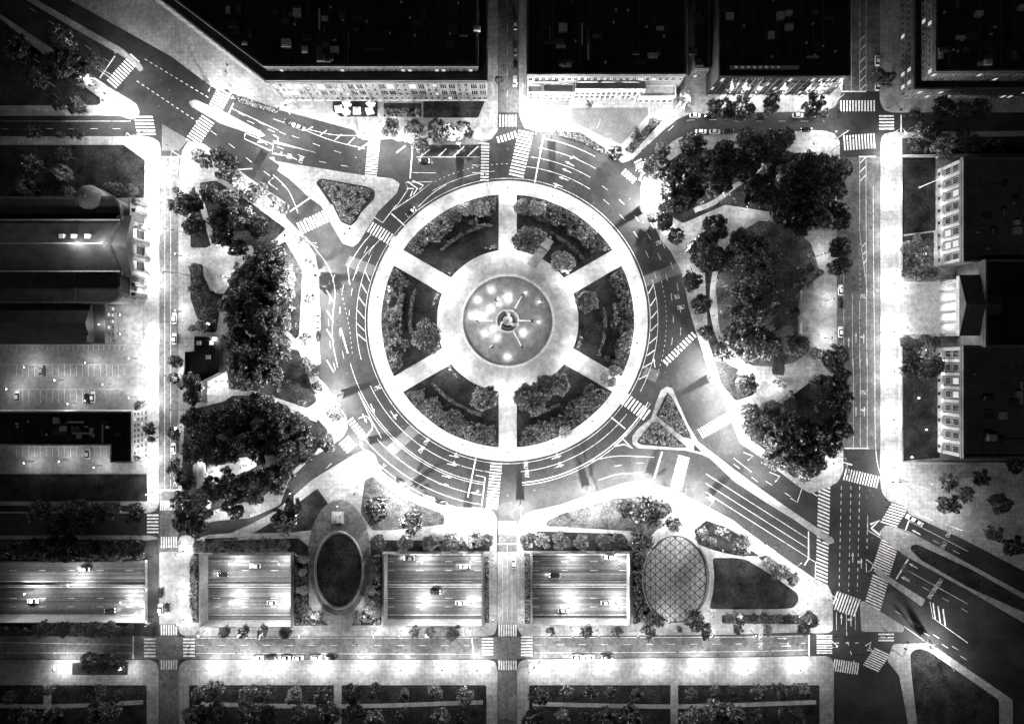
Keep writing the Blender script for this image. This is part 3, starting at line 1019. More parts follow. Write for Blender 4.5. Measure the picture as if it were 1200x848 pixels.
# highway lanes
V, F = [], []
for py in (657.5, 668, 700.5, 710.5):
    ribbon_data(V, F, [(W((0, py), DEEP)[0] - 20, W((0, py), DEEP)[1]), (260, W((0, py), DEEP)[1])], 0.16, DEEP + 0.01, (3, 9))
for py in (649.5, 681, 687.5, 720):
    ribbon_data(V, F, [(-300, W((0, py), DEEP)[1]), (260, W((0, py), DEEP)[1])], 0.2, DEEP + 0.01)
struct(mesh_obj('lane_markings', V, F, 'paint'))
yb = W((0, 684.3), DEEP)[1]
V, F = [], []
for a, b_ in ((0.32, 0.0), (0.16, 0.35), (0.1, 1.05)):
    V += [(-320, yb - a, DEEP + b_), (-320, yb + a, DEEP + b_), (280, yb - a, DEEP + b_), (280, yb + a, DEEP + b_)]
for k in range(2):
    i = 4 * k
    F += [(i, i + 2, i + 6, i + 4), (i + 3, i + 1, i + 5, i + 7)]
F.append((8, 10, 11, 9))
tag(mesh_obj('median_barrier', V, F, 'stone_pale'), 'long pale concrete barrier between the carriageways of the sunken highway', 'barrier')

# turn arrows and words on the carriageways
def arrow_mesh(kind):
    V, F = [], []
    box_ = lambda x0, x1, y0, y1: (V.extend([(x0, y0, 0), (x1, y0, 0), (x1, y1, 0), (x0, y1, 0)]), F.append(tuple(range(len(V) - 4, len(V)))))
    box_(-0.1, 0.1, -1.6, 0.3)
    if kind != 'turn':
        V.extend([(-0.4, 0.3, 0), (0.4, 0.3, 0), (0, 1.6, 0)])
        F.append((len(V) - 3, len(V) - 2, len(V) - 1))
    if kind != 'ahead':
        V.extend([(0.1, -0.2, 0), (0.1, 0.1, 0), (-0.7, 0.55, 0), (-0.7, 0.3, 0)])
        F.append(tuple(range(len(V) - 4, len(V))))
        V.extend([(-0.6, 0.05, 0), (-0.6, 0.85, 0), (-1.2, 0.45, 0)])
        F.append((len(V) - 3, len(V) - 2, len(V) - 1))
    me = bpy.data.meshes.new('turn_arrow')
    me.from_pydata(V, [], F)
    me.materials.append(MATS['paint'])
    return me


ARW = {k: arrow_mesh(k) for k in ('ahead', 'turn', 'both')}
for t, x, y, ang, k in (('b2', 910, 490, 260, 'both'), ('b2', 900, 532, 260, 'both'), ('b2', 875, 592, 260, 'ahead'), ('b2', 858, 632, 260, 'ahead'), ('b2', 1020, 675, 260, 'turn'), ('b2', 605, 285, 215, 'both'),
                        ('b2', 500, 250, 205, 'ahead'), ('b2', 460, 300, 205, 'ahead'), ('c2', 310, 495, 290, 'both'), ('c2', 322, 540, 290, 'both'), ('c0', 315, 672, 70, 'both'), ('c0', 345, 640, 70, 'ahead'), ('c0', 360, 600, 65, 'ahead'),
                        ('c0', 375, 565, 62, 'ahead'), ('c0', 395, 530, 60, 'turn'), ('d1', 577, 690, 0, 'ahead'), ('d1', 613, 665, 0, 'ahead'), ('d1', 652, 670, 0, 'both'), ('d2', 613, 265, 0, 'ahead'), ('d2', 655, 265, 0, 'both'),
                        ('d3', 597, 225, 0, 'ahead'), ('d3', 640, 255, 0, 'both'), ('d3', 540, 535, 0, 'ahead'), ('d3', 588, 545, 0, 'both'), ('d3', 265, 670, 270, 'both'), ('d3', 245, 632, 270, 'ahead'), ('d3', 915, 100, 60, 'ahead'),
                        ('d3', 900, 268, 60, 'ahead'), ('d3', 860, 335, 60, 'ahead'), ('b0', 80, 530, 255, 'ahead'), ('a0', 1145, 520, 250, 'turn'), ('c2', 800, 20, 10, 'ahead')):
    o = struct(link('turn_arrow', ARW[k]))
    p = W(t1(t, x, y))
    o.location = (p[0], p[1], ZM + 0.002)
    o.rotation_euler = (0, 0, rad(ang))
    o.scale = (1.3, 1.3, 1)


def word_mesh(txt):
    cu = bpy.data.curves.new('word', 'FONT')
    cu.body = txt
    cu.align_x = 'CENTER'
    cu.align_y = 'CENTER'
    cu.size = 1.0
    o = bpy.data.objects.new('word', cu)
    col.objects.link(o)
    bpy.context.view_layer.update()
    me = bpy.data.meshes.new_from_object(o.evaluated_get(bpy.context.evaluated_depsgraph_get()))
    bpy.data.objects.remove(o)
    me.materials.clear()
    me.materials.append(MATS['paint'])
    return me


WORDS = {w: word_mesh(w) for w in ('BUS', 'ONLY')}
for t, x, y, ang, w in (('c1', 915, 462, 12, 'BUS'), ('c1', 935, 515, 12, 'ONLY'), ('b0', 80, 528, 256, 'BUS'), ('b0', 140, 545, 256, 'ONLY'), ('b2', 770, 415, 235, 'ONLY'), ('b2', 745, 455, 235, 'ONLY'),
                        ('c2', 155, 535, 272, 'ONLY'), ('c2', 160, 577, 272, 'ONLY'), ('b2', 525, 145, 205, 'ONLY'), ('d1', 652, 460, 0, 'ONLY'), ('d2', 655, 170, 0, 'ONLY'), ('d3', 133, 628, 270, 'ONLY'), ('d3', 133, 670, 270, 'ONLY'),
                        ('d3', 1080, 108, 62, 'ONLY'), ('d3', 1055, 165, 62, 'ONLY'), ('d3', 1035, 350, 60, 'ONLY'), ('d3', 1012, 382, 60, 'ONLY'), ('d3', 990, 416, 60, 'ONLY'), ('c1', 825, 188, 205, 'ONLY')):
    o = struct(link('road_lettering', WORDS[w]))
    p = W(t1(t, x, y))
    o.location = (p[0], p[1], ZM + 0.002)
    o.rotation_euler = (0, 0, rad(ang))
    o.scale = (1.15, 2.4, 1)
# parking bay lines of the two lots
V, F = [], []
for y0, y1, xs in ((404.5, 410, range(-40, 150, 6)), (427, 441, range(20, 150, 7)), (456, 472, range(20, 112, 7)), (523, 535, range(20, 130, 7))):
    for x in xs:
        ribbon_data(V, F, G([(x, y0), (x, y1)]), 0.18, 0.189)
    ribbon_data(V, F, G([(0, y0), (150, y0)]), 0.14, 0.193)
struct(mesh_obj('parking_lines', V, F, 'paint'))

# manhole covers
mh = bpy.data.meshes.new('manhole_cover')
V, F = [], []
lathe_data(V, F, [(0.5, 0.012), (0.42, 0.02)], 14)
mh.from_pydata(V, [], F)
mh.materials.append(MATS['metal_dark'])
rm = random.Random(5)
spots = [arc(rm.uniform(170, 205), a, a)[0] for a in range(0, 360, 9)] + [(rm.uniform(188, 207), y) for y in range(200, 570, 40)] + [(rm.uniform(990, 1028), y) for y in range(195, 520, 36)] \
    + [(x, rm.uniform(748, 768)) for x in range(230, 940, 47) if not 570 < x < 620] + [(rm.uniform(985, 1025), rm.uniform(570, 680)) for _ in range(8)] + [(rm.uniform(175, 250), rm.uniform(90, 140)) for _ in range(4)]
for p in spots:
    o = struct(link('manhole_cover', mh))
    x, y = W(p)
    o.location = (x, y, ZM)
    o.scale = (rm.uniform(0.7, 1.1),) * 2 + (1,)

# ================================================================== BUILDINGS
WIN = {}


def window_mesh(w, h, lit=False, bars=1, frame='stone_pale'):
    key = (round(w, 2), round(h, 2), lit, bars, frame)
    if key in WIN:
        return WIN[key]
    V, F, I = [], [], []
    t = 0.12
    for x0, x1, z0, z1 in ((-w / 2 - t, -w / 2, -t, h + t), (w / 2, w / 2 + t, -t, h + t), (-w / 2, w / 2, -t, 0), (-w / 2, w / 2, h, h + t)):
        n = len(F)
        box_data(V, F, x0, x1, -0.14, 0.02, z0, z1)
        I += [0] * (len(F) - n)
    for k in range(bars):
        x = -w / 2 + w * (k + 1) / (bars + 1)
        n = len(F)
        box_data(V, F, x - 0.04, x + 0.04, -0.1, 0.0, 0, h)
        I += [0] * (len(F) - n)
    b = len(V)
    V += [(-w / 2, -0.03, 0), (w / 2, -0.03, 0), (w / 2, -0.03, h), (-w / 2, -0.03, h)]
    F.append((b, b + 1, b + 2, b + 3))
    I.append(1)
    me = bpy.data.meshes.new('window')
    me.from_pydata(V, [], F)
    me.materials.append(MATS[frame])
    me.materials.append(MATS['window_lit' if lit else 'window_glass'])
    me.polygons.foreach_set('material_index', I)
    WIN[key] = me
    return me


def windows(parent, p0, p1, zs, n, w, h, lit=0.05, bars=1, skip=None, margin=0.0, off=0.0, frame='stone_pale'):
    """n windows per storey along the wall p0 -> p1 (world metres); outside is on the right hand of p0 -> p1"""
    p0, p1 = Vector(p0), Vector(p1)
    d = (p1 - p0)
    L = d.length
    d.normalize()
    out = Vector((d.y, -d.x))
    ang = math.atan2(d.y, d.x)
    for iz, z in enumerate(zs):
        for i in range(n):
            if skip and skip(i, iz):
                continue
            s = margin + (L - 2 * margin) * (i + 0.5) / n
            q = p0 + d * s + out * off
            o = link('window', window_mesh(w, h, R.random() < lit, bars, frame), parent)
            o.location = (q.x, q.y, z)
            o.rotation_euler = (0, 0, ang)


def inset(pts, d):
    """inset a convex-ish CCW world outline"""
    n = len(pts)
    out = []
    for i in range(n):
        p0, p1, p2 = Vector(pts[i - 1]), Vector(pts[i]), Vector(pts[(i + 1) % n])
        a, b = (p1 - p0).normalized(), (p2 - p1).normalized()
        na, nb = Vector((-a.y, a.x)), Vector((-b.y, b.x))
        m = (na + nb)
        k = d / max(0.3, (m.length_squared / 2))
        q = p1 + m * k
        out.append((q.x, q.y))
    return out


def ccw(pts):
    return pts if area2(pts) > 0 else pts[::-1]


def flat_block(parent, pts, z0, h, wall='stone', roof='roof_tar', para=0.8, pt=0.45, corn=0.0):
    pts = ccw(list(pts))
    prism('wall', pts, z0, z0 + h, wall, parent=parent)
    if corn:
        prism('cornice', inset(pts, -corn), z0 + h - 0.6, z0 + h + 0.004, wall, [inset(pts, 0.05)], parent)
    prism('parapet', inset(pts, -corn * 0.6), z0 + h + 0.006, z0 + h + para, wall, [inset(pts, pt)], parent)
    prism('roof', inset(pts, pt - 0.02), None, z0 + h + 0.03, roof, parent=parent)


def rect(x0, y0, x1, y1):
    return G([(x0, y1), (x1, y1), (x1, y0), (x0, y0)])


def roof_unit(parent, px, py, z, w, d, h, mat='metal_grey'):
    x, y = W((px, py), z)
    V, F = [], []
    box_data(V, F, x - w / 2, x + w / 2, y - d / 2, y + d / 2, z + 0.03, z + h)
    box_data(V, F, x - w * 0.35, x + w * 0.35, y - d * 0.35, y + d * 0.35, z + h, z + h + 0.15)
    mesh_obj('roof_unit', V, F, mat, parent)


def roof_clutter(parent, x0, y0, x1, y1, z, n, seed):
    r = random.Random(seed)
    for i in range(n):
        roof_unit(parent, r.uniform(x0, x1), r.uniform(y0, y1), z, r.uniform(1.2, 4), r.uniform(1.2, 3), r.uniform(0.6, 1.8), r.choice(['metal_grey', 'roof_grey', 'roof_slate', 'roof_slate']))


def roof_detail(parent, x0, y0, x1, y1, z, seed):
    """membrane seams, ducts, vents and curbs across a flat roof"""
    r = random.Random(seed)
    a, b = W((x0, y1), z), W((x1, y0), z)
    V, F = [], []
    x = a[0] + 2
    while x < b[0]:
        box_data(V, F, x - 0.07, x + 0.07, a[1], b[1], z + 0.031, z + 0.09)
        x += r.uniform(3.5, 5.5)
    mesh_obj('membrane_seams', V, F, 'roof_grey', parent)
    for i in range(int((b[0] - a[0]) / 9)):
        x, y = r.uniform(a[0] + 2, b[0] - 2), r.uniform(a[1] + 2, b[1] - 2)
        L, w = r.uniform(2, 9), r.uniform(0.4, 0.9)
        if r.random() < 0.5:
            L, w = w, L
        box('duct', max(a[0], x - L / 2), min(b[0], x + L / 2), max(a[1], y - w / 2), min(b[1], y + w / 2), z + 0.1, z + r.uniform(0.6, 1.0), r.choice(['metal_grey', 'roof_grey']), parent)
    for i in range(int((b[0] - a[0]) / 5)):
        x, y = r.uniform(a[0] + 1, b[0] - 1), r.uniform(a[1] + 1, b[1] - 1)
        lathe('vent', [(0.35, z + 0.03), (0.35, z + 0.7), (0.5, z + 0.75), (0.1, z + 1.0)], 'metal_grey', parent, 8, (x, y))


# --- long stone building, top, with the angled flank towards the parkway
bA = empty('stone_building', (*W((450, 60)), 0))
bA0 = bA.location.copy()


def done(e):
    """children were built in world metres: keep them there under the moved Empty"""
    for c in col.objects:
        if c.parent == e:
            c.location = c.location - e.location
    return e


fpA = G([(333, 118), (572, 118), (572, -45), (122, -45)])
flat_block(bA, fpA, 0.0, 17.5, 'stone', 'roof_grey', 0.9, 0.5, 0.7)
up = inset(ccw(fpA), 3.0)
prism('attic_wall', up, 17.5, 22.5, 'roof_slate', parent=bA)
prism('attic_cornice', inset(up, -0.4), 22.5, 23.0, 'stone', [inset(up, 0.5)], bA)
prism('attic_roof', inset(up, 0.4), None, 22.6, 'roof_tar', parent=bA)
pl, pr = W((333, 118)), W((572, 118))
pt_ = W((122, -45))
for k in range(7):
    a = Vector(pl).lerp(Vector(pr), k / 7)
    b = Vector(pl).lerp(Vector(pr), (k + 1) / 7)
    m1, m2 = a.lerp(b, 0.42), a.lerp(b, 0.44)
    windows(bA, a, m1, (1.6, 5.2, 8.9, 12.6), 2, 1.1, 2.1, 0.1)
    windows(bA, m2, b, (5.4, 10.8), 2, 2.4, 3.8, 0.12, 2)
    windows(bA, m2, b, (1.4,), 3, 1.3, 2.2, 0.1)
    # piers that frame the bays
    for f in (0.0, 0.43):
        q = a.lerp(b, f)
        box('pier', q.x - 0.45, q.x + 0.45, q.y - 0.35, q.y + 0.1, 0, 16.8, 'stone', bA)
upv = [Vector(p) for p in up]
lo = sorted(up, key=lambda p: p[1])[:2]
lo.sort()
windows(bA, lo[0], lo[1], (18.4,), 30, 1.2, 1.9, 0.1, margin=1.5, frame='stone')
dg = Vector(pl) - Vector(pt_)
windows(bA, pt_, pl, (1.6, 5.2, 8.9, 12.6), 24, 1.4, 2.1, 0.05, margin=1.0)
box('base_course', pl[0], pr[0], pl[1] - 0.25, pl[1] - 0.002, 0, 1.1, 'stone_pale', bA)
roof_detail(bA, 340, -30, 560, 74, 22.6, 71)
roof_clutter(bA, 345, 45, 400, 72, 22.6, 10, 3)
roof_clutter(bA, 250, 10, 560, 55, 22.6, 22, 4)
done(bA)
tag(bA, 'long pale stone building with bays of windows above the patio umbrellas', 'building')

# --- low institute with projecting bays, top middle
bB = empty('institute_building', (*W((705, 70)), 0))
flat_block(bB, rect(617, -45, 791, 108), 0, 15.0, 'brownstone', 'roof_tar', 0.7, 0.5, 0.4)
for x0, x1, y1, h in ((618, 634, 117, 6.5), (635, 670, 118, 7.5), (672, 750, 116, 9.0), (746, 787, 121, 6.0)):
    p = rect(x0, 108.2, x1, y1)
    flat_block(bB, p, 0, h, 'stone_pale', 'lot_paving', 0.5, 0.35, 0.25)
    a, b = W((x0, y1)), W((x1, y1))
    n = max(2, int((x1 - x0) / 6))
    windows(bB, a, b, (1.0, 4.0) if h > 6.2 else (1.2,), n, 1.2, 1.9, 0.1)
    if h > 7:
        for i in range(n + 1):
            q = Vector(a).lerp(Vector(b), i / n)
            box('pier', q.x - 0.3, q.x + 0.3, q.y - 0.4, q.y - 0.01, 0, h - 0.8, 'stone_pale', bB)
windows(bB, W((617, 108)), W((791, 108)), (10.5,), 24, 1.5, 1.8, 0.1)
for x in (640, 690, 715, 735):
    roof_unit(bB, x, 96, 15.0, 9, 0.6, 0.5, 'stone_pale')
roof_detail(bB, 630, -20, 795, 85, 15.0, 72)
roof_clutter(bB, 640, 20, 780, 80, 15, 14, 9)
# entrance steps with a canopy
for i in range(4):
    box('step', W((640, 0))[0], W((666, 0))[0], W((0, 119.5 + i * 1.2))[1] - 0.4, W((0, 118.1))[1], 0.13, 0.75 - i * 0.15, 'stone', bB)
done(bB)
tag(bB, 'dark flat roofed institute with four pale projecting bays along its front', 'building')

# --- dark glass building, top right
bC = empty('glass_building', (*W((900, 70)), 0))
fpC = rect(827, -45, 970, 111)
flat_block(bC, fpC, 0, 15.5, 'roof_slate', 'roof_tar', 0.8, 0.5, 0.3)
cl, cr = Vector(W((827, 111))), Vector(W((970, 111)))
windows(bC, cl, cr, (0.8, 4.4, 8.0, 11.6), 34, 1.15, 2.7, 0.13, 0, frame='metal_dark')
for i in range(18):
    q = cl.lerp(cr, i / 17)
    box('mullion', q.x - 0.12, q.x + 0.12, q.y - 0.55, q.y - 0.02, 0, 15.2, 'metal_dark', bC)
windows(bC, cr, W((970, -45)), (0.8, 4.4, 8.0, 11.6), 20, 1.15, 2.7, 0.08, 0, frame='metal_dark')
roof_unit(bC, 895, 80, 15.5, 26, 1.2, 0.8, 'metal_grey')
for i in range(8):
    roof_unit(bC, 862 + i * 7, 80.0, 15.5, 1.0, 0.8, 1.1, 'white')
roof_detail(bC, 850, -20, 985, 76, 15.5, 73)
roof_clutter(bC, 850, 10, 960, 60, 15.5, 12, 12)
done(bC)
tag(bC, 'dark glass office block with vertical mullions above the lit row of trees', 'building')
bC2 = empty('side_building', (*W((820, 40)), 0))
flat_block(bC2, rect(806, -45, 824, 92), 0, 8, 'brownstone', 'roof_tar', 0.6, 0.4)
windows(bC2, W((806, 92)), W((824, 92)), (1.2, 4.6), 4, 1.0, 1.8, 0.2)
roof_clutter(bC2, 808, 20, 822, 80, 8, 5, 13)
done(bC2)
tag(bC2, 'small dark roofed annex beside the alley and the glass block', 'building')

# --- corner building, top right corner
bD = empty('corner_building', (*W((1120, 60)), 0))
flat_block(bD, rect(1054, -45, 1230, 116), 0, 8.5, 'stone', 'roof_tar', 0.7, 0.5, 0.4)
flat_block(bD, rect(1062, -45, 1230, 107), 8.55, 8.0, 'brownstone', 'roof_tar', 0.8, 0.5, 0.4)
windows(bD, W((1054, 116)), W((1230, 116)), (1.2, 5.0), 22, 1.4, 2.2, 0.15)
windows(bD, W((1054, -45)), W((1054, 116)), (1.2, 5.0), 22, 1.4, 2.2, 0.15)
windows(bD, W((1062, -45)), W((1062, 107)), (9.6, 13.0), 20, 1.4, 2.0, 0.12)
windows(bD, W((1062, 107)), W((1230, 107)), (9.6, 13.0), 20, 1.4, 2.0, 0.12)
roof_detail(bD, 1100, -20, 1230, 80, 16.55, 74)
roof_clutter(bD, 1095, 10, 1200, 80, 16.6, 12, 15)
done(bD)
tag(bD, 'dark corner building with a set back upper storey beside the top right crossing', 'building')

# --- museum on the right: two wings and a portico
def wall_lantern(parent, x, y, z, power):
    V, F = [], []
    box_data(V, F, x - 0.18, x + 0.18, y - 0.18, y + 0.18, z, z + 0.6)
    mesh_obj('wall_lantern', V, F, 'lamp_glow', parent)
    light(parent, (x - 0.35, y, z + 0.3), power, 0.15)


LIGHTS = {}


def light(parent, loc, power, r=0.2, name='lamp_light'):
    key = (round(power), r)
    if key not in LIGHTS:
        d = bpy.data.lights.new('lamp_light', 'POINT')
        d.energy = power * LAMP_GAIN
        d.shadow_soft_size = r
        LIGHTS[key] = d
    o = link(name, LIGHTS[key], parent)
    o.location = loc
    return o


mus = empty('museum_building', (*W((1150, 360)), 0))
for y0, y1, sub in ((198, 312, 0), (407, 530, 1)):
    flat_block(mus, rect(1101, y0, 1215, y1), 0, 12.5, 'stone', 'roof_grey', 0.9, 0.6, 0.5)
    x = W((1101, 0))[0]
    box('base_course', x - 0.9, x - 0.002, W((0, y1))[1] + 0.2, W((0, y0))[1] - 0.2, 0, 2.4, 'stone_pale', mus)
    n = 8
    pa, pb = Vector(W((1101, y0))), Vector(W((1101, y1)))
    windows(mus, pa, pb, (3.4, 7.6), n, 2.2, 3.0, 0.25 if sub == 0 else 0.12, 2)
    windows(mus, pa, pb, (0.5,), n, 1.2, 1.3, 0.05, 0, off=0.9)
    for i in range(n + 1):
        q = pa.lerp(pb, i / n)
        yy = max(min(q.y, pa.y - 0.7), pb.y + 0.7)
        box('pilaster', x - 0.5, x - 0.002, yy - 0.6, yy + 0.6, 2.4, 11.6, 'stone_pale', mus)
    for i in range(1, n):
        q = pa.lerp(pb, i / n)
        wall_lantern(mus, x - 0.75, q.y, 2.6, 130)
    roof_detail(mus, 1135, y0 - 5 if sub == 0 else y0 + 6, 1240, y1 - 8 if sub == 0 else y1, 12.5, 75 + sub)
    roof_clutter(mus, 1150, y0 + 15, 1195, y1 - 15, 12.5, 10, 20 + sub)
xw = W((1120, 0))[0]
flat_block(mus, rect(1120, 312.2, 1215, 406.8), 0, 15.0, 'stone', 'roof_tar', 0.8, 0.6, 0.4)
# portico: platform, columns, entablature, gable
x0, x1 = W((1097, 0))[0], W((1119.8, 0))[0]
ya, yb2 = W((0, 394))[1], W((0, 328))[1]
for i in range(6):
    box('step', x0 - 2.2 + i * 0.36, x0, ya + 0.5, yb2 - 0.5, 0.2, 0.5 + i * 0.3, 'stone_pale', mus)
box('platform', x0 + 0.002, x1, ya, yb2, 0.13, 2.2, 'stone_pale', mus)
for i in range(6):
    y = ya + 1.6 + (yb2 - ya - 3.2) * i / 5
    lathe('column', [(0.95, 2.2), (0.95, 2.6), (0.72, 2.7), (0.75, 5), (0.62, 10.2), (0.95, 10.4), (0.95, 10.9)], 'stone_pale', mus, 16, (x0 + 1.4, y), True)
box('entablature', x0 + 0.2, x1, ya, yb2, 10.9, 12.6, 'stone_pale', mus)
ym = (ya + yb2) / 2
mesh_obj('pediment', [(x0 + 0.1, ya - 0.3, 12.6), (x0 + 0.1, yb2 + 0.3, 12.6), (x0 + 0.1, ym, 16.2), (x1 + 6, ya - 0.3, 12.6), (x1 + 6, yb2 + 0.3, 12.6), (x1 + 6, ym, 16.2)],
         [(0, 2, 1), (0, 3, 5, 2), (1, 2, 5, 4), (3, 4, 5), (0, 1, 4, 3)], 'roof_slate', mus)
for i in range(4):
    y = ya + 1.6 + (yb2 - ya - 3.2) * (i + 1) / 5
    light(mus, (x0 + 3.5, y, 6.0), 500, 0.3)
done(mus)
tag(mus, 'long pale stone museum with a columned portico and lit windows on the right', 'building')

# --- church on the left
ch = empty('church_building', (*W((110, 287)), 0))
ze, zr = 15.0, 20.5
xa, xb = -225.0, W((139, 0), ze)[0]
yn, ys, ym = W((0, 259.5), ze)[1], W((0, 315.8), ze)[1], W((0, 285), zr)[1]
V = [(xa, ys, 0), (xb, ys, 0), (xb, yn, 0), (xa, yn, 0), (xa, ys, ze - 0.3), (xb, ys, ze - 0.3), (xb, yn, ze - 0.3), (xa, yn, ze - 0.3)]
mesh_obj('wall', V, [(0, 1, 5, 4), (1, 2, 6, 5), (2, 3, 7, 6), (3, 0, 4, 7)], 'brownstone', ch)
rx = xb - 2.6
mesh_obj('nave_roof', [(xa, ys - 0.5, ze - 0.4), (xb + 0.4, ys - 0.5, ze - 0.4), (xb + 0.4, yn + 0.5, ze - 0.4), (xa, yn + 0.5, ze - 0.4), (xa, ym, zr), (rx, ym, zr)],
         [(0, 1, 5, 4), (2, 3, 4, 5), (1, 2, 5), (0, 4, 3), (3, 2, 1, 0)], 'roof_slate', ch)
box('ridge', xa, rx, ym - 0.16, ym + 0.16, zr - 0.1, zr + 0.15, 'stone_pale', ch)
box('eaves', xa, xb + 0.3, yn + 0.4, yn + 0.85, ze - 0.5, ze + 0.1, 'stone_pale', ch)
box('eaves', xa, xb + 0.3, ys - 0.85, ys - 0.4, ze - 0.5, ze + 0.1, 'stone_pale', ch)
for (px, py) in ((73, 277), (87, 277), (103, 277)):
    x, y = W((px, py), 19)
    box('skylight', x - 0.9, x + 0.9, y - 0.8, y + 0.8, 17.2, 19.6, 'stone_pale', ch)
# side aisles with rounded front corners
for y0, y1, s in ((231.5, 259.0, 0), (316.5, 354.5, 1)):
    z = 10.0
    o = [(-20, y0), (131, y0), (137, y0 + 2), (141, y0 + 7), (142, y0 + 12), (142, y1), (-20, y1)] if s == 0 else [(-20, y0), (142, y0), (142, y1 - 12), (141, y1 - 7), (137, y1 - 2), (131, y1), (-20, y1)]
    o = [W(p, z) for p in o]
    flat_block(ch, o, 0, z, 'brownstone', 'roof_slate', 0.8, 0.5, 0.4)
    xx, yy = W((89, (y0 + y1) / 2), z)
    box('seam', xx - 0.12, xx + 0.12, W((0, y1 - 2), z)[1], W((0, y0 + 2), z)[1], z + 0.04, z + 0.3, 'stone', ch)
    x2, y2 = W((127, 257 if s == 0 else 319), z)
    box('dormer', x2 - 4.2, x2 + 4.2, y2 - 0.9, y2 + 0.9, z + 0.04, z + 1.6, 'roof_tar', ch)
# small domed chapel on the north aisle
x, y = W((105.5, 232), 10)
lathe('chapel_wall', [(4.7, 0), (4.7, 10.2)], 'brownstone', ch, 28, (x, y))
prof = [(4.9, 10.2)] + [(4.9 * math.cos(rad(t)), 10.2 + 3.2 * math.sin(rad(t))) for t in range(8, 89, 10)] + [(0.2, 13.4)]
lathe('dome', prof, 'roof_grey', ch, 32, (x, y), True)
# the columned west front on the street
prism('front_wall', [(xb, W((0, 350))[1]), (xb + 0.5, W((0, 350))[1]), (xb + 0.5, W((0, 238))[1]), (xb, W((0, 238))[1])], 0, 9.0, 'stone', parent=ch)
prism('front_centre', [(xb + 0.3, W((0, 328))[1]), (xb + 1.1, W((0, 328))[1]), (xb + 1.1, W((0, 263))[1]), (xb + 0.3, W((0, 263))[1])], 0, 14.2, 'stone', parent=ch)
fy0, fy1 = W((0, 328))[1], W((0, 263))[1]
for i in range(5):
    box('step', xb + 1.12, xb + 5.6 - i * 0.5, fy0 - 0.5, fy1 + 0.5, 0.13, 0.3 + i * 0.2, 'stone_pale', ch)
for i in range(4):
    yy = fy0 + 1.8 + (fy1 - fy0 - 3.6) * i / 3
    lathe('column', [(1.25, 1.1), (1.25, 1.6), (0.95, 1.8), (1.0, 6), (0.82, 11.4), (1.25, 11.7), (1.25, 12.3)], 'brownstone', ch, 16, (xb + 2.6, yy), True)
    if i < 3:
        yc = fy0 + 1.8 + (fy1 - fy0 - 3.6) * (i + 0.5) / 3
        box('door', xb + 1.12, xb + 1.3, yc - 1.5, yc + 1.5, 1.1, 5.6, 'roof_tar', ch)
        box('panel', xb + 1.12, xb + 1.4, yc - 1.7, yc + 1.7, 6.2, 10.8, 'stone_pale', ch)
        light(ch, (xb + 3.6, yc, 4.2), 450, 0.2)
box('entablature', xb + 1.12, xb + 3.9, fy0, fy1, 12.3, 13.6, 'brownstone', ch)
yc = (fy0 + fy1) / 2
mesh_obj('pediment', [(xb + 4.1, fy0 - 0.3, 13.6), (xb + 4.1, fy1 + 0.3, 13.6), (xb + 4.1, yc, 17.4), (xb - 1.5, fy0 - 0.3, 13.6), (xb - 1.5, fy1 + 0.3, 13.6), (xb - 1.5, yc, 17.4)],
         [(0, 1, 2), (0, 2, 5, 3), (1, 4, 5, 2), (3, 5, 4), (0, 3, 4, 1)], 'roof_slate', ch)
for sy in (241, 252, 336, 347):
    y = W((0, sy))[1]
    box('buttress', xb + 0.52, xb + 2.0, y - 0.7, y + 0.7, 0, 8.0, 'brownstone', ch)
for sy in (246.5, 341.5):
    y = W((0, sy))[1]
    box('niche', xb + 0.52, xb + 0.8, y - 1.0, y + 1.0, 0.6, 5.2, 'stone_pale', ch)
    light(ch, (xb + 2.2, y, 2.5), 160, 0.1)
light(ch, (W((122, 0), zr)[0], ym + 0.6, zr + 2.6), 2600, 0.3)
light(ch, (W((92, 0), zr)[0], ym - 0.8, zr + 2.6), 2200, 0.3)
for px in (123, 93):
    V, F = [], []
    xx = W((px, 0), 22)[0]
    tube_data(V, F, (xx, ym, zr), (xx, ym, zr + 3.3), 0.07, 0.05, 6)
    mesh_obj('roof_floodlight', V, F, 'metal_grey', ch)
done(ch)
tag(ch, 'dark stone church with a gabled slate roof, domed chapel and columned front', 'church')

# --- rectory
rc = empty('rectory_building', (*W((90, 380)), 0))
z = 8.0
xa2, xb2 = -225.0, W((106, 0), z)[0]
y0, y1, ymid = W((0, 357), z)[1], W((0, 402), z)[1], W((0, 378), 11.5)[1]
V = [(xa2, y1, 0), (xb2, y1, 0), (xb2, y0, 0), (xa2, y0, 0), (xa2, y1, z), (xb2, y1, z), (xb2, y0, z), (xa2, y0, z)]
mesh_obj('wall', V, [(0, 1, 5, 4), (1, 2, 6, 5), (2, 3, 7, 6), (3, 0, 4, 7)], 'brownstone', rc)
mesh_obj('roof', [(xa2, y1 - 0.4, z), (xb2 + 0.4, y1 - 0.4, z), (xb2 + 0.4, y0 + 0.4, z), (xa2, y0 + 0.4, z), (xa2, ymid, 11.5), (xb2 + 0.4, ymid, 11.5)],
         [(0, 1, 5, 4), (2, 3, 4, 5), (1, 2, 5), (3, 2, 1, 0)], 'roof_slate', rc)
flat_block(rc, [W(p, 6) for p in ((107.5, 357), (124, 357), (124, 402), (107.5, 402))], 0, 6, 'stone', 'roof_grey', 0.6, 0.4, 0.2)
windows(rc, W((124, 402), 6), W((124, 357), 6), (1.0, 3.6), 6, 1.1, 1.6, 0.3, off=0.05)
box('chimney', W((97, 0), 10)[0], W((103, 0), 10)[0], W((0, 401), 10)[1], W((0, 393), 10)[1], 0, 10.5, 'brownstone', rc)
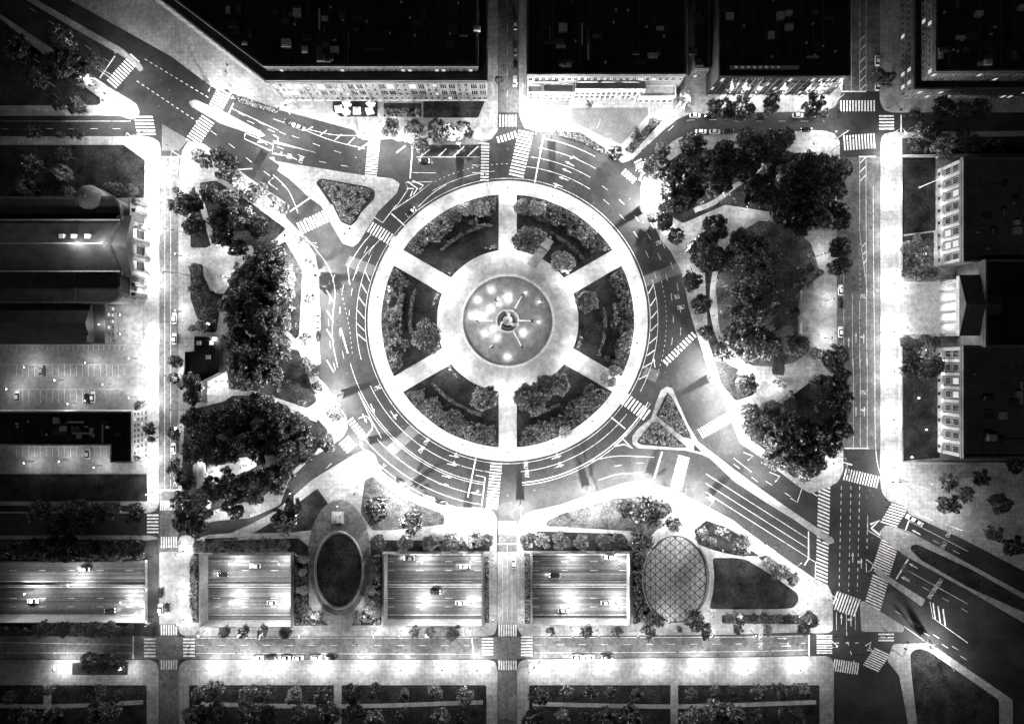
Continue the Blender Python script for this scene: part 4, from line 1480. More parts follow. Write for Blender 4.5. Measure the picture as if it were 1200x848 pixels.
light(rc, (W((116, 0), 8)[0], W((0, 380), 8)[1], 8.2), 300, 0.2)
V, F = [], []
tube_data(V, F, (W((116, 0), 8)[0], W((0, 380), 8)[1], 6), (W((116, 0), 8)[0], W((0, 380), 8)[1], 8.2), 0.08, 0.08)
mesh_obj('roof_floodlight', V, F, 'metal_grey', rc)
for i in range(3):
    box('porch', W((126 + i * 4, 0))[0], W((129 + i * 4, 0))[0], W((0, 398))[1], W((0, 366))[1], 0.1, 3.2 - i * 1.0, 'stone' if i % 2 else 'stone_pale', rc)
done(rc)
tag(rc, 'low gabled rectory with a flat entrance wing just below the church', 'house')

# --- school block with a pale street front
sc_ = empty('school_building', (*W((120, 505)), 0))
flat_block(sc_, [W(p, 10) for p in ((-40, 482), (155, 482), (155, 541), (131, 541), (131, 521), (-40, 521))][::-1], 0, 10, 'stone_pale', 'roof_tar', 0.7, 0.4, 0.2)
wa, wb = W((155, 541), 10), W((155, 482), 10)
windows(sc_, wa, wb, (0.8, 3.2, 5.6, 7.9), 9, 1.0, 1.3, 0.05)
roof_detail(sc_, 5, 485, 128, 517, 10.0, 78)
roof_clutter(sc_, 66, 490, 145, 512, 10, 9, 31)
for i in range(6):
    roof_unit(sc_, 68 + (i % 3) * 5.5, 496 + (i // 3) * 5.5, 10, 1.2, 1.2, 0.7, 'roof_grey')
roof_unit(sc_, 122, 508, 10, 0.6, 7.0, 0.9, 'metal_grey')
roof_unit(sc_, 128, 500, 10, 1.0, 1.0, 1.4, 'white')
done(sc_)
tag(sc_, 'dark roofed school block with a pale windowed front on the left street', 'building')

# --- park cafe with a planted dark roof
cf = empty('cafe_building', (*W((240, 430)), 0))
zc = 4.6
q = lambda pts: [W((200 + a / 8.48, 380 + b / 8.48), zc) for a, b in pts]
out = q([(240, 118), (480, 126), (520, 190), (485, 480), (312, 566), (305, 700), (310, 760), (250, 778), (190, 690), (140, 590), (128, 520), (142, 430), (146, 272), (238, 266)])
flat_block(cf, out, 0.1, zc, 'metal_dark', 'roof_tar', 0.35, 0.25)
for a, b in ((285, 185), (415, 185), (378, 325)):
    x, y = W((200 + a / 8.48, 380 + b / 8.48), zc)
    o = box('skylight', x - 0.85, x + 0.85, y - 0.8, y + 0.8, zc + 0.15, zc + 0.75, 'white', cf)
done(cf)
tag(cf, 'black roofed park cafe with three white square skylights', 'pavilion')
# --- folded metal canopy
cn = empty('folded_canopy', (*W((233, 558)), 0))
zz = 3.6
A_ = [W(p, zz) for p in ((228, 543), (231.5, 542), (235, 541.5), (238, 541), (241, 541.5))]
B_ = [W(p, zz) for p in ((223, 574), (228, 573), (233, 572), (238, 571), (243, 562))]
for i in range(4):
    za, zb2 = (4.4, 3.2) if i % 2 == 0 else (3.2, 4.4)
    V = [(*A_[i], za), (*A_[i + 1], zb2), (*B_[i + 1], zb2 - 0.3), (*B_[i], za - 0.3)]
    V += [(v[0], v[1], v[2] - 0.12) for v in V]
    mesh_obj('roof_panel', V, [(0, 3, 2, 1), (4, 5, 6, 7), (0, 1, 5, 4), (1, 2, 6, 5), (2, 3, 7, 6), (3, 0, 4, 7)], 'metal_grey' if i % 2 else 'roof_grey', cn)
for p in (A_[0], A_[4], B_[0], B_[4]):
    V, F = [], []
    tube_data(V, F, (*p, 0.1), (*p, 3.3), 0.1, 0.1)
    mesh_obj('post', V, F, 'metal_dark', cn)
done(cn)
tag(cn, 'folded grey metal canopy among the trees below the cafe', 'canopy')

from mathutils import noise as mnoise

# ================================================================== FOUNTAIN AND GARDEN OF THE CIRCLE
fc = W((CX, CY))
fo = empty('fountain', (fc[0], fc[1], 0.13))
rb = 54 * S
lathe('basin_wall', [(rb + 0.35, 0), (rb + 0.35, 0.62), (rb - 0.45, 0.66), (rb - 0.5, 0.05)], 'white_stone', fo, 96)
for o in list(col.objects):
    if o.parent == fo and o.name.startswith('basin_wall'):
        me = o.data
        bm = bmesh.new()
        bm.from_mesh(me)
        big = [f for f in bm.faces if len(f.verts) > 10]
        bmesh.ops.delete(bm, geom=big, context='FACES')
        bm.to_mesh(me)
        bm.free()
lathe('basin_floor', [(rb - 0.2, 0.02), (rb - 0.3, 0.04)], 'ring_stone', fo, 96)
lathe('water', [(rb - 0.34, 0.40), (rb - 0.36, 0.42)], 'water', fo, 96)
# stepped centre with the sculpture
for i, (r0, r1, z0, z1) in enumerate(((4.7, 3.9, 0.03, 0.95), (3.3, 2.6, 0.03, 1.5), (1.9, 0.0, 0.03, 2.1))):
    V, F = [], []
    n = 48
    lathe_data(V, F, [(r0, z0), (r0, z1), (r0 - 0.15, z1 + 0.06), (r1 + 0.15, z1 + 0.06), (max(r1, 0.05), z1), (max(r1, 0.05), z0 + 0.3)], n)
    mesh_obj('tier', V, F, 'white_stone' if i != 1 else 'stone', fo)
# three reclining figures leaning back round the jet
def figure_mesh(name, joints, bones, mat, parent, loc, rz, scale=1.0, sub=1):
    me = bpy.data.meshes.new(name)
    keys = list(joints)
    me.from_pydata([tuple(c * scale for c in joints[k][:3]) for k in keys], [(keys.index(a), keys.index(b)) for a, b in bones], [])
    o = link(name, me, None)
    o.modifiers.new('skin', 'SKIN')
    for i, k in enumerate(keys):
        me.skin_vertices[0].data[i].radius = (joints[k][3] * scale, joints[k][3] * scale)
    me.skin_vertices[0].data[0].use_root = True
    s = o.modifiers.new('sub', 'SUBSURF')
    s.levels = s.render_levels = sub
    bpy.context.view_layer.update()
    m2 = bpy.data.meshes.new_from_object(o.evaluated_get(bpy.context.evaluated_depsgraph_get()))
    bpy.data.objects.remove(o)
    m2.materials.clear()
    m2.materials.append(MATS[mat])
    m2.name = name
    r = link(name, m2, parent)
    r.location = loc
    r.rotation_euler = (0, 0, rz)
    return r


RECL = {'pelvis': (0, 0, 0.25, 0.2), 'chest': (-0.42, 0, 0.55, 0.22), 'neck': (-0.6, 0, 0.75, 0.09), 'head': (-0.7, 0, 0.92, 0.14),
        'kneeL': (0.5, 0.15, 0.5, 0.11), 'footL': (0.95, 0.18, 0.1, 0.07), 'kneeR': (0.55, -0.15, 0.25, 0.11), 'footR': (1.05, -0.2, 0.1, 0.07),
        'shL': (-0.45, 0.28, 0.62, 0.1), 'elL': (-0.6, 0.5, 0.35, 0.07), 'haL': (-0.5, 0.62, 0.08, 0.05), 'shR': (-0.45, -0.28, 0.62, 0.1), 'elR': (-0.2, -0.5, 0.6, 0.07), 'haR': (0.1, -0.4, 0.75, 0.05)}
RB = [('pelvis', 'chest'), ('chest', 'neck'), ('neck', 'head'), ('pelvis', 'kneeL'), ('kneeL', 'footL'), ('pelvis', 'kneeR'), ('kneeR', 'footR'), ('chest', 'shL'), ('shL', 'elL'), ('elL', 'haL'), ('chest', 'shR'), ('shR', 'elR'), ('elR', 'haR')]
for k in range(3):
    a = rad(90 + 120 * k)
    figure_mesh('reclining_figure', RECL, RB, 'white_stone', fo, (2.9 * math.cos(a), 2.9 * math.sin(a), 1.5), a + 0.6, 1.7)
V, F = [], []
lathe_data(V, F, [(0.5, 2.1), (0.35, 2.6), (0.6, 2.9), (0.25, 3.2), (0.06, 4.6)], 14)
mesh_obj('jet_nozzle', V, F, 'bronze', fo)
# small spouting animals in the basin
for a, r in ((0, 9.8), (-62, 12.0), (60, 12.0), (120, 9.6), (180, 12.2), (240, 12.2)):
    x, y = r * math.cos(rad(a)), r * math.sin(rad(a))
    V, F = [], []
    lathe_data(V, F, [(0.05, 0.35), (0.55, 0.5), (0.62, 0.75), (0.4, 0.95), (0.1, 1.02)], 12, (0, 0), 1.4, 0.9)
    for s in (-1, 1):
        tube_data(V, F, (0.2, 0.4 * s, 0.5), (0.75, 0.75 * s, 0.4), 0.16, 0.1, 6)
        tube_data(V, F, (-0.4, 0.4 * s, 0.5), (-0.7, 0.75 * s, 0.42), 0.18, 0.1, 6)
    tube_data(V, F, (0.6, 0, 0.75), (0.95, 0, 0.95), 0.3, 0.2, 8)
    o = mesh_obj('spouting_frog', V, F, 'bronze', fo, smooth=True)
    o.location = (x, y, 0)
    o.rotation_euler = (0, 0, rad(a + 180))
# thin arcs of water thrown towards the centre
for a, r0, r1 in ((0, 9.4, 3.6), (-62, 11.6, 4.4), (60, 11.6, 6.0), (180, 11.8, 6.0)):
    V, F = [], []
    P_ = []
    for i in range(9):
        t = i / 8
        r = r0 + (r1 - r0) * t
        P_.append((r * math.cos(rad(a)), r * math.sin(rad(a)), 0.95 + 4.5 * t * (1 - t) * 1.3 - 0.45 * t))
    for i in range(8):
        tube_data(V, F, P_[i], P_[i + 1], 0.10 + 0.012 * i, 0.112 + 0.012 * i, 6, False)
    mesh_obj('water_jet', V, F, 'white', fo)
# pool lamps that the water glows from: survey of the bright spots
for zx, zy, p in ((190, 268, 60), (300, 195, 55), (340, 270, 45), (355, 300, 40), (423, 235, 55), (425, 270, 50), (290, 340, 70), (160, 390, 70), (230, 395, 80), (200, 410, 60), (250, 525, 70), (315, 490, 60), (343, 560, 50), (305, 622, 55), (423, 705, 50), (545, 520, 75), (560, 215, 14), (665, 283, 14), (660, 440, 12)):
    px, py = 530 + zx / 6.52, 310 + zy / 6.52
    x, y = W((px, py))
    x, y = x - fc[0], y - fc[1]
    V, F = [], []
    lathe_data(V, F, [(0.32, 0.05), (0.32, 0.14), (0.22, 0.16)], 12, (x, y))
    mesh_obj('pool_light', V, F, 'pool_lamp', fo)
    light(fo, (x, y, 0.8), p * 2.2, 0.15)
light(fo, (2.2, 2.0, 4.5), 160, 0.2)  # added bare light that brightens the stepped centre
tag(fo, 'round fountain basin with glowing water and a stepped sculpture in its centre', 'fountain')

# ------------------------------------------------------------------ leaves
def leaf_quads(V, F, c, sx, r):
    n = Vector((r.gauss(0, 0.6), r.gauss(0, 0.6), 1.0)).normalized()
    u = n.orthogonal().normalized()
    a = r.uniform(0, 6.28)
    w = n.cross(u)
    u, w = u * math.cos(a) + w * math.sin(a), w * math.cos(a) - u * math.sin(a)
    b = len(V)
    s = sx * r.uniform(0.6, 1.3)
    V.extend([tuple(c + u * s), tuple(c + w * s * 0.6), tuple(c - u * s), tuple(c - w * s * 0.6)])
    F.append((b, b + 1, b + 2, b + 3))


def crown_mesh(name, seed, n_clumps, per, leaf, flat_=0.75, lob=0.28, mat='leaf', spread=1.0, fill=0.2):
    """unit crown (radius 1, centred on the origin): clumps of leaves with gaps between them"""
    r = random.Random(seed)
    V, F = [], []
    lobes = [(r.uniform(0, 6.28), r.uniform(0.75, 1.08)) for _ in range(7)]
    for i in range(n_clumps):
        while True:
            p = Vector((r.uniform(-1, 1), r.uniform(-1, 1), r.uniform(-0.8, 1)))
            if p.length < 1:
                break
        if r.random() > fill:
            p = p.normalized() * r.uniform(0.62, 0.95)
        a = math.atan2(p.y, p.x)
        k = 0.86 + sum(0.05 * math.cos((j + 2) * (a - l[0])) * l[1] for j, l in enumerate(lobes[:4]))
        p = Vector((p.x * k, p.y * k, p.z * flat_))
        cr = lob * r.uniform(0.6, 1.2)
        for j in range(per):
            d = Vector((r.gauss(0, 1), r.gauss(0, 1), r.gauss(0, 0.7)))
            d = d.normalized() * (r.random() ** 0.4)
            leaf_quads(V, F, p + d * cr * spread, leaf, r)
    me = bpy.data.meshes.new(name)
    me.from_pydata(V, [], F)
    me.materials.append(MATS[mat])
    return me


def trunk_mesh(seed, n=5):
    """unit trunk: height 1 up to the crown centre, limbs reach out to 0.6"""
    r = random.Random(seed)
    V, F = [], []
    tube_data(V, F, (0, 0, 0), (0.01, 0, 0.55), 0.05, 0.035, 8)
    tube_data(V, F, (0.01, 0, 0.55), (0, 0.01, 1.1), 0.035, 0.012, 7)
    for i in range(n):
        a = 6.28 * i / n + r.uniform(-0.3, 0.3)
        z = r.uniform(0.42, 0.7)
        tube_data(V, F, (0, 0, z), (0.45 * math.cos(a), 0.45 * math.sin(a), z + r.uniform(0.25, 0.45)), 0.026, 0.008, 6)
    me = bpy.data.meshes.new('trunk')
    me.from_pydata(V, [], F)
    me.materials.append(MATS['bark'])
    return me


CROWN = {'big': [crown_mesh('crown', 100 + i, 75, 60, 0.075, 0.7, 0.21) for i in range(4)] + [crown_mesh('crown', 120 + i, 95, 50, 0.06, 0.7, 0.17, mat='leaf_dark') for i in range(2)],
         'soft': [crown_mesh('crown', 200 + i, 70, 75, 0.06, 0.7, 0.22, mat='leaf_mid') for i in range(2)],
         'open': [crown_mesh('crown', 300 + i, 46, 42, 0.085, 0.7, 0.2, mat='leaf' if i < 2 else 'leaf_dark') for i in range(5)],
         'small': [crown_mesh('crown', 400 + i, 22, 34, 0.11, 0.85, 0.34, mat='leaf_dark') for i in range(6)],
         'ball': [crown_mesh('crown', 500 + i, 80, 45, 0.06, 0.8, 0.16, fill=0.05, mat='leaf_dark' if i else 'leaf') for i in range(3)],
         'pale': [crown_mesh('crown', 600 + i, 60, 60, 0.06, 0.8, 0.2, mat='leaf_pale') for i in range(2)]}
TRUNK = [trunk_mesh(i) for i in range(3)]
NAMES = {'big': 'broad_tree', 'soft': 'broad_tree', 'open': 'street_tree', 'small': 'small_tree', 'ball': 'clipped_tree', 'pale': 'pale_shrub'}


def tree(fam, kind, p, rpx, hgt=None, zbase=0.15):
    r = rpx * S
    low = kind in ('ball', 'pale')
    h = hgt or (r * 1.05 if low else 3.0 + r * 0.9)            # height of the crown's centre
    f = (H - h) / H
    x, y = (p[0] - 600) * S * f, (424 - p[1]) * S * f
    e = empty(NAMES[kind], (x, y, zbase))
    t = link('trunk', R.choice(TRUNK), e)
    k = max(0.55, min(1.1, r / 4))
    t.scale = (h * 0.8 * k, h * 0.8 * k, h * 0.95)
    c = link('crown', R.choice(CROWN[kind]), e)
    c.location = (0, 0, h)
    rr = r * 1.06
    c.scale = (rr * R.uniform(0.86, 1.12), rr * R.uniform(0.86, 1.12), rr * R.uniform(0.8, 1.15))
    c.rotation_euler = (0, 0, R.uniform(0, 6.28))
    member(fam, e, p[0], p[1])
    return e


def trees(fam, kind, t, spots):
    for s in spots:
        tree(fam, kind, t1(t, s[0], s[1]), s[2] * K)


# upper left corner
trees('ul', 'big', 'a0', [(90, 70, 75), (160, 130, 60), (40, 50, 60), (230, 55, 45), (-60, 130, 70), (-150, 0, 80), (60, -60, 70)])
trees('ul2', 'open', 'a0', [(130, 275, 48), (130, 415, 36), (45, 418, 26), (-90, 405, 40), (30, 260, 40)])
trees('churchlawn', 'open', 'a0', [(60, 515, 45), (62, 610, 46), (85, 705, 36), (-100, 560, 60), (-120, 680, 50)])
trees('churchbush', 'ball', 'a0', [(330, 690, 42), (405, 700, 36), (290, 680, 26)])
trees('feather', 'open', 'a0', [(735, 520, 40), (775, 550, 42), (838, 520, 50), (862, 600, 55), (900, 555, 45), (925, 640, 40), (965, 700, 36), (1012, 712, 50), (1062, 690, 34), (1105, 752, 36), (1160, 785, 34)])
# left park
trees('lpn', 'big', 'a0', [(655, 775, 62), (710, 765, 55), (800, 715, 55), (880, 755, 60)])
trees('lpn', 'big', 'a1', [(720, 110, 62), (840, 70, 58), (960, 70, 66), (860, 160, 55), (940, 215, 50), (1040, 110, 55)])
trees('lps', 'ball', 'a1', [(725, 325, 34), (735, 415, 44), (775, 480, 50), (790, 560, 52), (760, 610, 36), (710, 620, 22)])
trees('lpm', 'big', 'a1', [(1100, 250, 74), (1055, 330, 90), (955, 375, 62), (1145, 365, 75), (1000, 450, 95), (915, 495, 72), (1100, 480, 85), (1165, 430, 62), (950, 590, 85), (1045, 570, 85), (1110, 620, 62), (945, 705, 82), (1040, 720, 75), (1130, 715, 75)])
trees('lpm', 'big', 'b1', [(45, 330, 62), (30, 450, 70), (45, 590, 52), (15, 720, 60)])
trees('lstreet', 'small', 'a0', [(630, 700, 22)])
trees('lstreet', 'small', 'a1', [(625, 785, 30)])
trees('lstreet', 'small', 'a2', [(620, 15, 32), (620, 100, 34), (620, 375, 34), (500, 352, 34), (625, 540, 38), (440, 235, 28), (505, 405, 22)])
trees('ringleft', 'open', 'b1', [(180, 300, 32), (205, 365, 24), (182, 472, 40), (165, 672, 30), (165, 790, 34), (150, 180, 26)])
trees('ringleft', 'open', 'b2', [(195, 60, 36), (220, 150, 34), (310, 270, 48)])
trees('cafe', 'big', 'a2', [(700, 120, 56), (712, 190, 44), (940, 30, 62), (1025, 65, 72), (1105, 80, 60)])
trees('lpb', 'big', 'a2', [(715, 305, 70), (765, 380, 82), (865, 310, 72), (950, 270, 82), (1050, 235, 72), (1130, 290, 82), (960, 400, 92), (1080, 400, 82), (1165, 420, 72), (715, 465, 60), (820, 480, 70), (905, 465, 60), (1035, 490, 50)])
trees('lpb', 'big', 'b2', [(40, 360, 72), (130, 335, 62), (150, 420, 62), (60, 440, 72), (260, 420, 52)])
trees('lpd', 'open', 'a2', [(680, 610, 52), (830, 650, 72), (925, 640, 82), (1025, 640, 82), (1112, 600, 72), (1160, 560, 62), (660, 720, 62), (745, 740, 72), (905, 735, 50), (880, 570, 34)])
trees('lpd', 'open', 'b2', [(170, 490, 46), (60, 560, 62), (30, 640, 50)])
trees('lpd', 'open', 'a3', [(700, 55, 72), (650, 40, 50), (742, 85, 50), (930, 0, 45)])
# left block, bottom
trees('lbot', 'open', 'a2', [(80, 770, 62), (160, 760, 62), (240, 770, 62), (305, 760, 50), (420, 780, 58), (-60, 775, 66)])
trees('lbot', 'open', 'a3', [(60, 50, 60), (150, 55, 60)])
trees('lbank', 'big', 'a3', [(90, 180, 64), (180, 190, 62), (270, 190, 58), (350, 200, 52), (430, 190, 48), (0, 190, 64), (-90, 185, 64)])
trees('lverge', 'ball', 'a3', [(60, 588, 42), (140, 588, 44), (220, 588, 44), (295, 586, 42), (395, 582, 28), (-40, 588, 44), (345, 590, 26)])
trees('lcorner', 'open', 'a3', [(200, 752, 52), (280, 752, 52), (345, 760, 32)])
# bottom avenue street trees
trees('avenue', 'small', 'a3', [(870, 600, 32), (965, 600, 34), (1060, 600, 34), (1175, 605, 30)])
trees('avenue', 'small', 'b3', [(60, 600, 28), (710, 600, 26), (790, 600, 30), (905, 602, 36)])
trees('avenue', 'small', 'c3', [(280, 600, 28), (460, 598, 34), (615, 600, 24), (770, 600, 38), (1050, 595, 38)])
trees('avenue', 'small', 'd3', [(25, 590, 28), (170, 590, 26), (350, 592, 30)])
# oval pool park
trees('hedgerow', 'ball', 'b3', [(530, 150, 46), (660, 160, 46), (790, 150, 52), (905, 145, 54), (1010, 125, 56), (1075, 140, 36)])
trees('hedgerow2', 'ball', 'c3', [(165, 140, 46), (235, 140, 46), (330, 145, 52), (435, 150, 50), (550, 150, 52), (620, 150, 45)])
trees('hedgerow3', 'ball', 'a3', [(745, 170, 40), (830, 172, 42), (915, 168, 42), (1000, 168, 42), (1085, 168, 42), (1165, 168, 42)])
trees('poolpark', 'open', 'b2', [(520, 750, 66), (700, 800, 48), (100, 745, 56), (30, 790, 45)])
trees('poolpark', 'open', 'b3', [(60, 50, 60), (700, 60, 52)])
trees('poolshrub', 'pale', 'b3', [(150, 390, 28), (490, 390, 26), (480, 470, 36), (420, 520, 28), (515, 505, 30), (230, 520, 30), (150, 300, 22), (500, 320, 20), (160, 240, 22)])
# oval plaza park
trees('ovalpark', 'big', 'c2', [(660, 750, 62), (765, 765, 92), (850, 752, 42)])
trees('ovalpark', 'big', 'c3', [(735, 150, 70)])
trees('ovalsmall', 'small', 'c3', [(1000, 540, 52), (780, 540, 42), (900, 60, 38), (1040, 110, 32), (1085, 150, 30), (1150, 110, 40), (830, 545, 26)])
trees('ovalsmall', 'small', 'd3', [(40, 165, 50), (180, 260, 36), (232, 300, 42), (302, 335, 36), (860, 280, 20)])
trees('ovalhedge', 'ball', 'd3', [(35, 535, 34), (155, 530, 32), (220, 530, 28), (280, 530, 26), (380, 540, 48), (-20, 530, 30), (95, 532, 26)])
# right park
trees('rpn', 'big', 'c0', [(990, 470, 66), (840, 500, 46), (800, 590, 72), (900, 630, 82), (970, 720, 92), (1080, 570, 82), (1150, 510, 62), (1130, 660, 64), (1185, 600, 62), (860, 760, 62)])
trees('rpn', 'big', 'd0', [(60, 440, 52), (150, 450, 62), (250, 440, 62), (90, 530, 72), (205, 520, 62), (50, 610, 62), (250, 620, 92), (345, 570, 72), (420, 600, 92), (350, 690, 92), (500, 600, 72), (545, 590, 55), (120, 700, 80), (230, 760, 82), (420, 730, 82), (500, 690, 62)])
trees('rpn', 'big', 'd1', [(240, 40, 62), (330, 60, 82), (430, 80, 62), (540, 80, 56), (520, 20, 52), (330, 130, 42), (530, 220, 60), (530, 310, 56)])
trees('rpl', 'big', 'c1', [(850, 90, 48), (910, 160, 48), (795, 60, 32), (1060, 240, 90), (1100, 120, 82), (1140, 280, 72), (990, 385, 52), (1030, 500, 52), (1062, 640, 42), (1150, 740, 60)])
trees('rpsoft', 'soft', 'd1', [(90, 240, 105), (35, 170, 60), (100, 430, 112), (60, 660, 112), (155, 700, 82), (30, 540, 62), (320, 700, 60)])
trees('rpsmall', 'ball', 'd1', [(385, 315, 30), (432, 340, 22), (400, 745, 40), (305, 540, 32), (375, 400, 26)])
trees('rpb', 'open', 'd1', [(520, 750, 62), (475, 770, 42)])
trees('rpb', 'big', 'd2', [(60, 130, 60), (80, 270, 52), (190, 260, 46), (100, 360, 62), (200, 380, 72), (300, 350, 92), (400, 400, 82), (200, 500, 62), (290, 500, 72), (400, 520, 72), (480, 440, 62), (530, 250, 62), (540, 180, 62), (520, 350, 72), (440, 130, 46), (540, 90, 46), (350, 590, 36), (510, 40, 42)])
# top
trees('toprow', 'open', 'b0', [(590, 390, 50), (705, 395, 52), (740, 475, 40), (830, 400, 62), (890, 410, 46), (955, 400, 56)])
trees('topmid', 'open', 'c0', [(20, 145, 26), (475, 265, 20), (945, 250, 40), (720, 425, 44), (795, 355, 26), (600, 510, 46)])
trees('topright', 'open', 'c0', [(1100, 280, 42), (1150, 290, 52)])
trees('topright', 'open', 'd0', [(40, 290, 62), (190, 265, 56), (400, 270, 62), (440, 310, 40)])
trees('corner', 'open', 'd0', [(720, 130, 42), (770, 140, 46), (1050, 280, 52), (1150, 290, 46), (1240, 290, 50)])
trees('museum', 'open', 'd0', [(960, 395, 62), (1015, 390, 52), (1050, 480, 62), (1200, 470, 50), (1150, 420, 40)])
trees('museumgarden', 'ball', 'd1', [(870, 215, 34), (970, 200, 32), (880, 345, 36), (940, 340, 50), (990, 335, 36), (870, 690, 42), (950, 690, 46), (1000, 690, 36), (900, 775, 42), (1000, 790, 50), (920, 170, 24)])
trees('museumlow', 'open', 'd2', [(880, 50, 50), (960, 60, 60), (1010, 40, 44), (1080, 620, 46), (1080, 735, 62), (1165, 680, 42)])
# circle
trees('circle', 'soft', 'b1', [(770, 660, 82)])
trees('circle', 'soft', 'b2', [(1060, 200, 72)])
trees('circle', 'soft', 'c1', [(170, 175, 74), (465, 485, 66)])
trees('circle', 'soft', 'c2', [(160, 195, 62), (240, 150, 70), (320, 130, 66), (205, 240, 50)])
trees('circlepale', 'pale', 'c1', [(345, 285, 62), (310, 260, 34), (130, 10, 40), (210, 15, 44)])
trees('circlepale', 'pale', 'c2', [(350, 365, 38), (550, 100, 30), (600, 60, 34), (590, 120, 26)])
trees('circlepale', 'pale', 'b1', [(970, 20, 40), (1050, 20, 40)])
# margins
for fam, xa_, xb_ in (('mb1', 12, 165), ('mb2', 232, 560), ('mb3', 632, 950)):
    x = xa_
    while x < xb_:
        if abs(x - ((xa_ + xb_) / 2)) > 10:
            tree(fam, R.choice(['open', 'big', 'small']), (x, 812 + R.uniform(-4, 4)), R.uniform(7, 13))
            tree(fam, R.choice(['big', 'open', 'big']), (x + R.uniform(-8, 8), 838 + R.uniform(-5, 5)), R.uniform(9, 16))
        x += R.uniform(19, 42)
for p in ((1150, 560), (1172, 590), (1190, 545), (1165, 625), (1188, 640)):
    tree('mr', 'open', p, R.uniform(10, 15))

TREE_LABELS = [
    ('ul', 'dark broad tree on the lawn at the upper left corner', 'x'), ('ul2', 'loose street tree beside the short street at the upper left', 'x'), ('churchlawn', 'tree on the lawn above the church', 'y'),
    ('churchbush', 'clipped round bush on the lawn beside the church front', 'x'), ('feather', 'feathery tree along the lit pavement, upper left of the ring', 'x'),
    ('lpn', 'dark broad tree in the upper garden of the left park', 'x'), ('lps', 'rounded shrub on the strip beside the left park plaza', 'y'),
    ('lpm', 'broad tree in the grove right of the left park plaza', 'x'), ('lstreet', 'small round street tree along the left street', 'y'),
    ('ringleft', 'loose planter tree on pavement left of the ring road', 'y'), ('cafe', 'broad tree beside the black roofed cafe', 'x'),
    ('lpb', 'broad tree in the dark grove below the cafe, left park', 'x'), ('lpd', 'loose lit tree round the folded canopy of the left park', 'x'),
    ('lbot', 'lit tree along the street below the school lawn', 'x'), ('lbank', 'dark tree on the bank above the left highway opening', 'x'),
    ('lverge', 'dark clipped bush below the left highway opening', 'x'), ('lcorner', 'tree on the pavement at the lower left corner', 'x'),
    ('avenue', 'small round street tree along the bottom avenue', 'x'), ('hedgerow', 'clipped round tree left of the middle bridge', 'x'),
    ('hedgerow2', 'clipped round tree right of the middle bridge', 'x'), ('hedgerow3', 'low clipped bush right of the left bridge', 'x'),
    ('poolpark', 'dark tree in the park round the oval lawn', 'x'), ('poolshrub', 'pale round shrub at the rim of the oval lawn', 'x'),
    ('ovalpark', 'large dark tree above the diamond paved oval', 'x'), ('ovalsmall', 'small tree round the paved oval and triangular lawn', 'x'),
    ('ovalhedge', 'dark clipped bush in the strip below the triangular lawn', 'x'), ('rpn', 'tall broad tree in the upper grove of the right park', 'x'),
    ('rpl', 'broad tree between the ring road and the right park path', 'y'), ('rpsoft', 'huge soft crowned tree beside the lawn of the right park', 'y'),
    ('rpsmall', 'small dark bush at the edge of the right park plaza', 'y'), ('rpb', 'broad tree in the lower grove of the right park', 'x'),
    ('toprow', 'lit tree in the row below the long stone building', 'x'), ('topmid', 'small tree near the institute forecourt at the top', 'x'),
    ('topright', 'lit tree in the row before the dark glass block', 'x'), ('corner', 'street tree beside the top right corner building', 'x'),
    ('museum', 'tree on the lawn strip above the museum', 'x'), ('museumgarden', 'clipped bush in the garden before the museum', 'y'), ('museumlow', 'tree beside the lower wing of the museum', 'y'),
    ('circle', 'round soft tree in the gardens of the circle', 'x'), ('circlepale', 'pale flowering shrub in the gardens of the circle', 'x'),
    ('mb1', 'tree on the lawn at the bottom left corner', 'x'), ('mb2', 'tree below the avenue, left of the middle street', 'x'),
    ('mb3', 'tree below the avenue, right of the middle street', 'x'), ('mr', 'tree on the lit ground below the museum at the right edge', 'x')]
for fam, lab, ax in TREE_LABELS:
    shrub = any(w in lab for w in ('bush', 'shrub'))
    name_family(fam, lab, 'shrub' if shrub else 'tree', ('shrubs: ' if shrub else 'trees: ') + lab, ax)

# ------------------------------------------------------------------ planting beds full of leaves (nobody could count them)
def inside(p, poly):
    c = False
    n = len(poly)
    for i in range(n):
        a, b = poly[i], poly[i - 1]
        if (a[1] > p[1]) != (b[1] > p[1]) and p[0] < (b[0] - a[0]) * (p[1] - a[1]) / (b[1] - a[1]) + a[0]:
            c = not c
    return c


def bed(poly, dens, leaf=0.28, hgt=0.8, mat='leaf', seed=1, z=0.17, ragged=None):
    poly = G(poly)
    r = random.Random(seed)
    xs, ys = [p[0] for p in poly], [p[1] for p in poly]
    A = abs(area2(poly)) / 2
    n = int(A * dens / 26) + 3
    V, F = [], []
    made = 0
    tries = 0
    while made < n and tries < n * 60:
        tries += 1
        p = (r.uniform(min(xs), max(xs)), r.uniform(min(ys), max(ys)))
        if not inside(p, poly):
            continue
        made += 1
        if ragged is not None and mnoise.noise(Vector((p[0] * 0.16 + seed, p[1] * 0.16, 0.3))) < ragged:
            continue
        cr = r.uniform(0.45, 1.0)
        hh = hgt * r.uniform(0.4, 1.1)
        for k in range(26):
            q = Vector((p[0] + r.gauss(0, cr * 0.6), p[1] + r.gauss(0, cr * 0.6), 0))
            if not inside((q.x, q.y), poly):
                continue
            q.z = z + r.uniform(0.1, 1) * hh
            leaf_quads(V, F, q, leaf, r)
    return tag(mesh_obj('foliage', V, F, mat), kind='stuff')


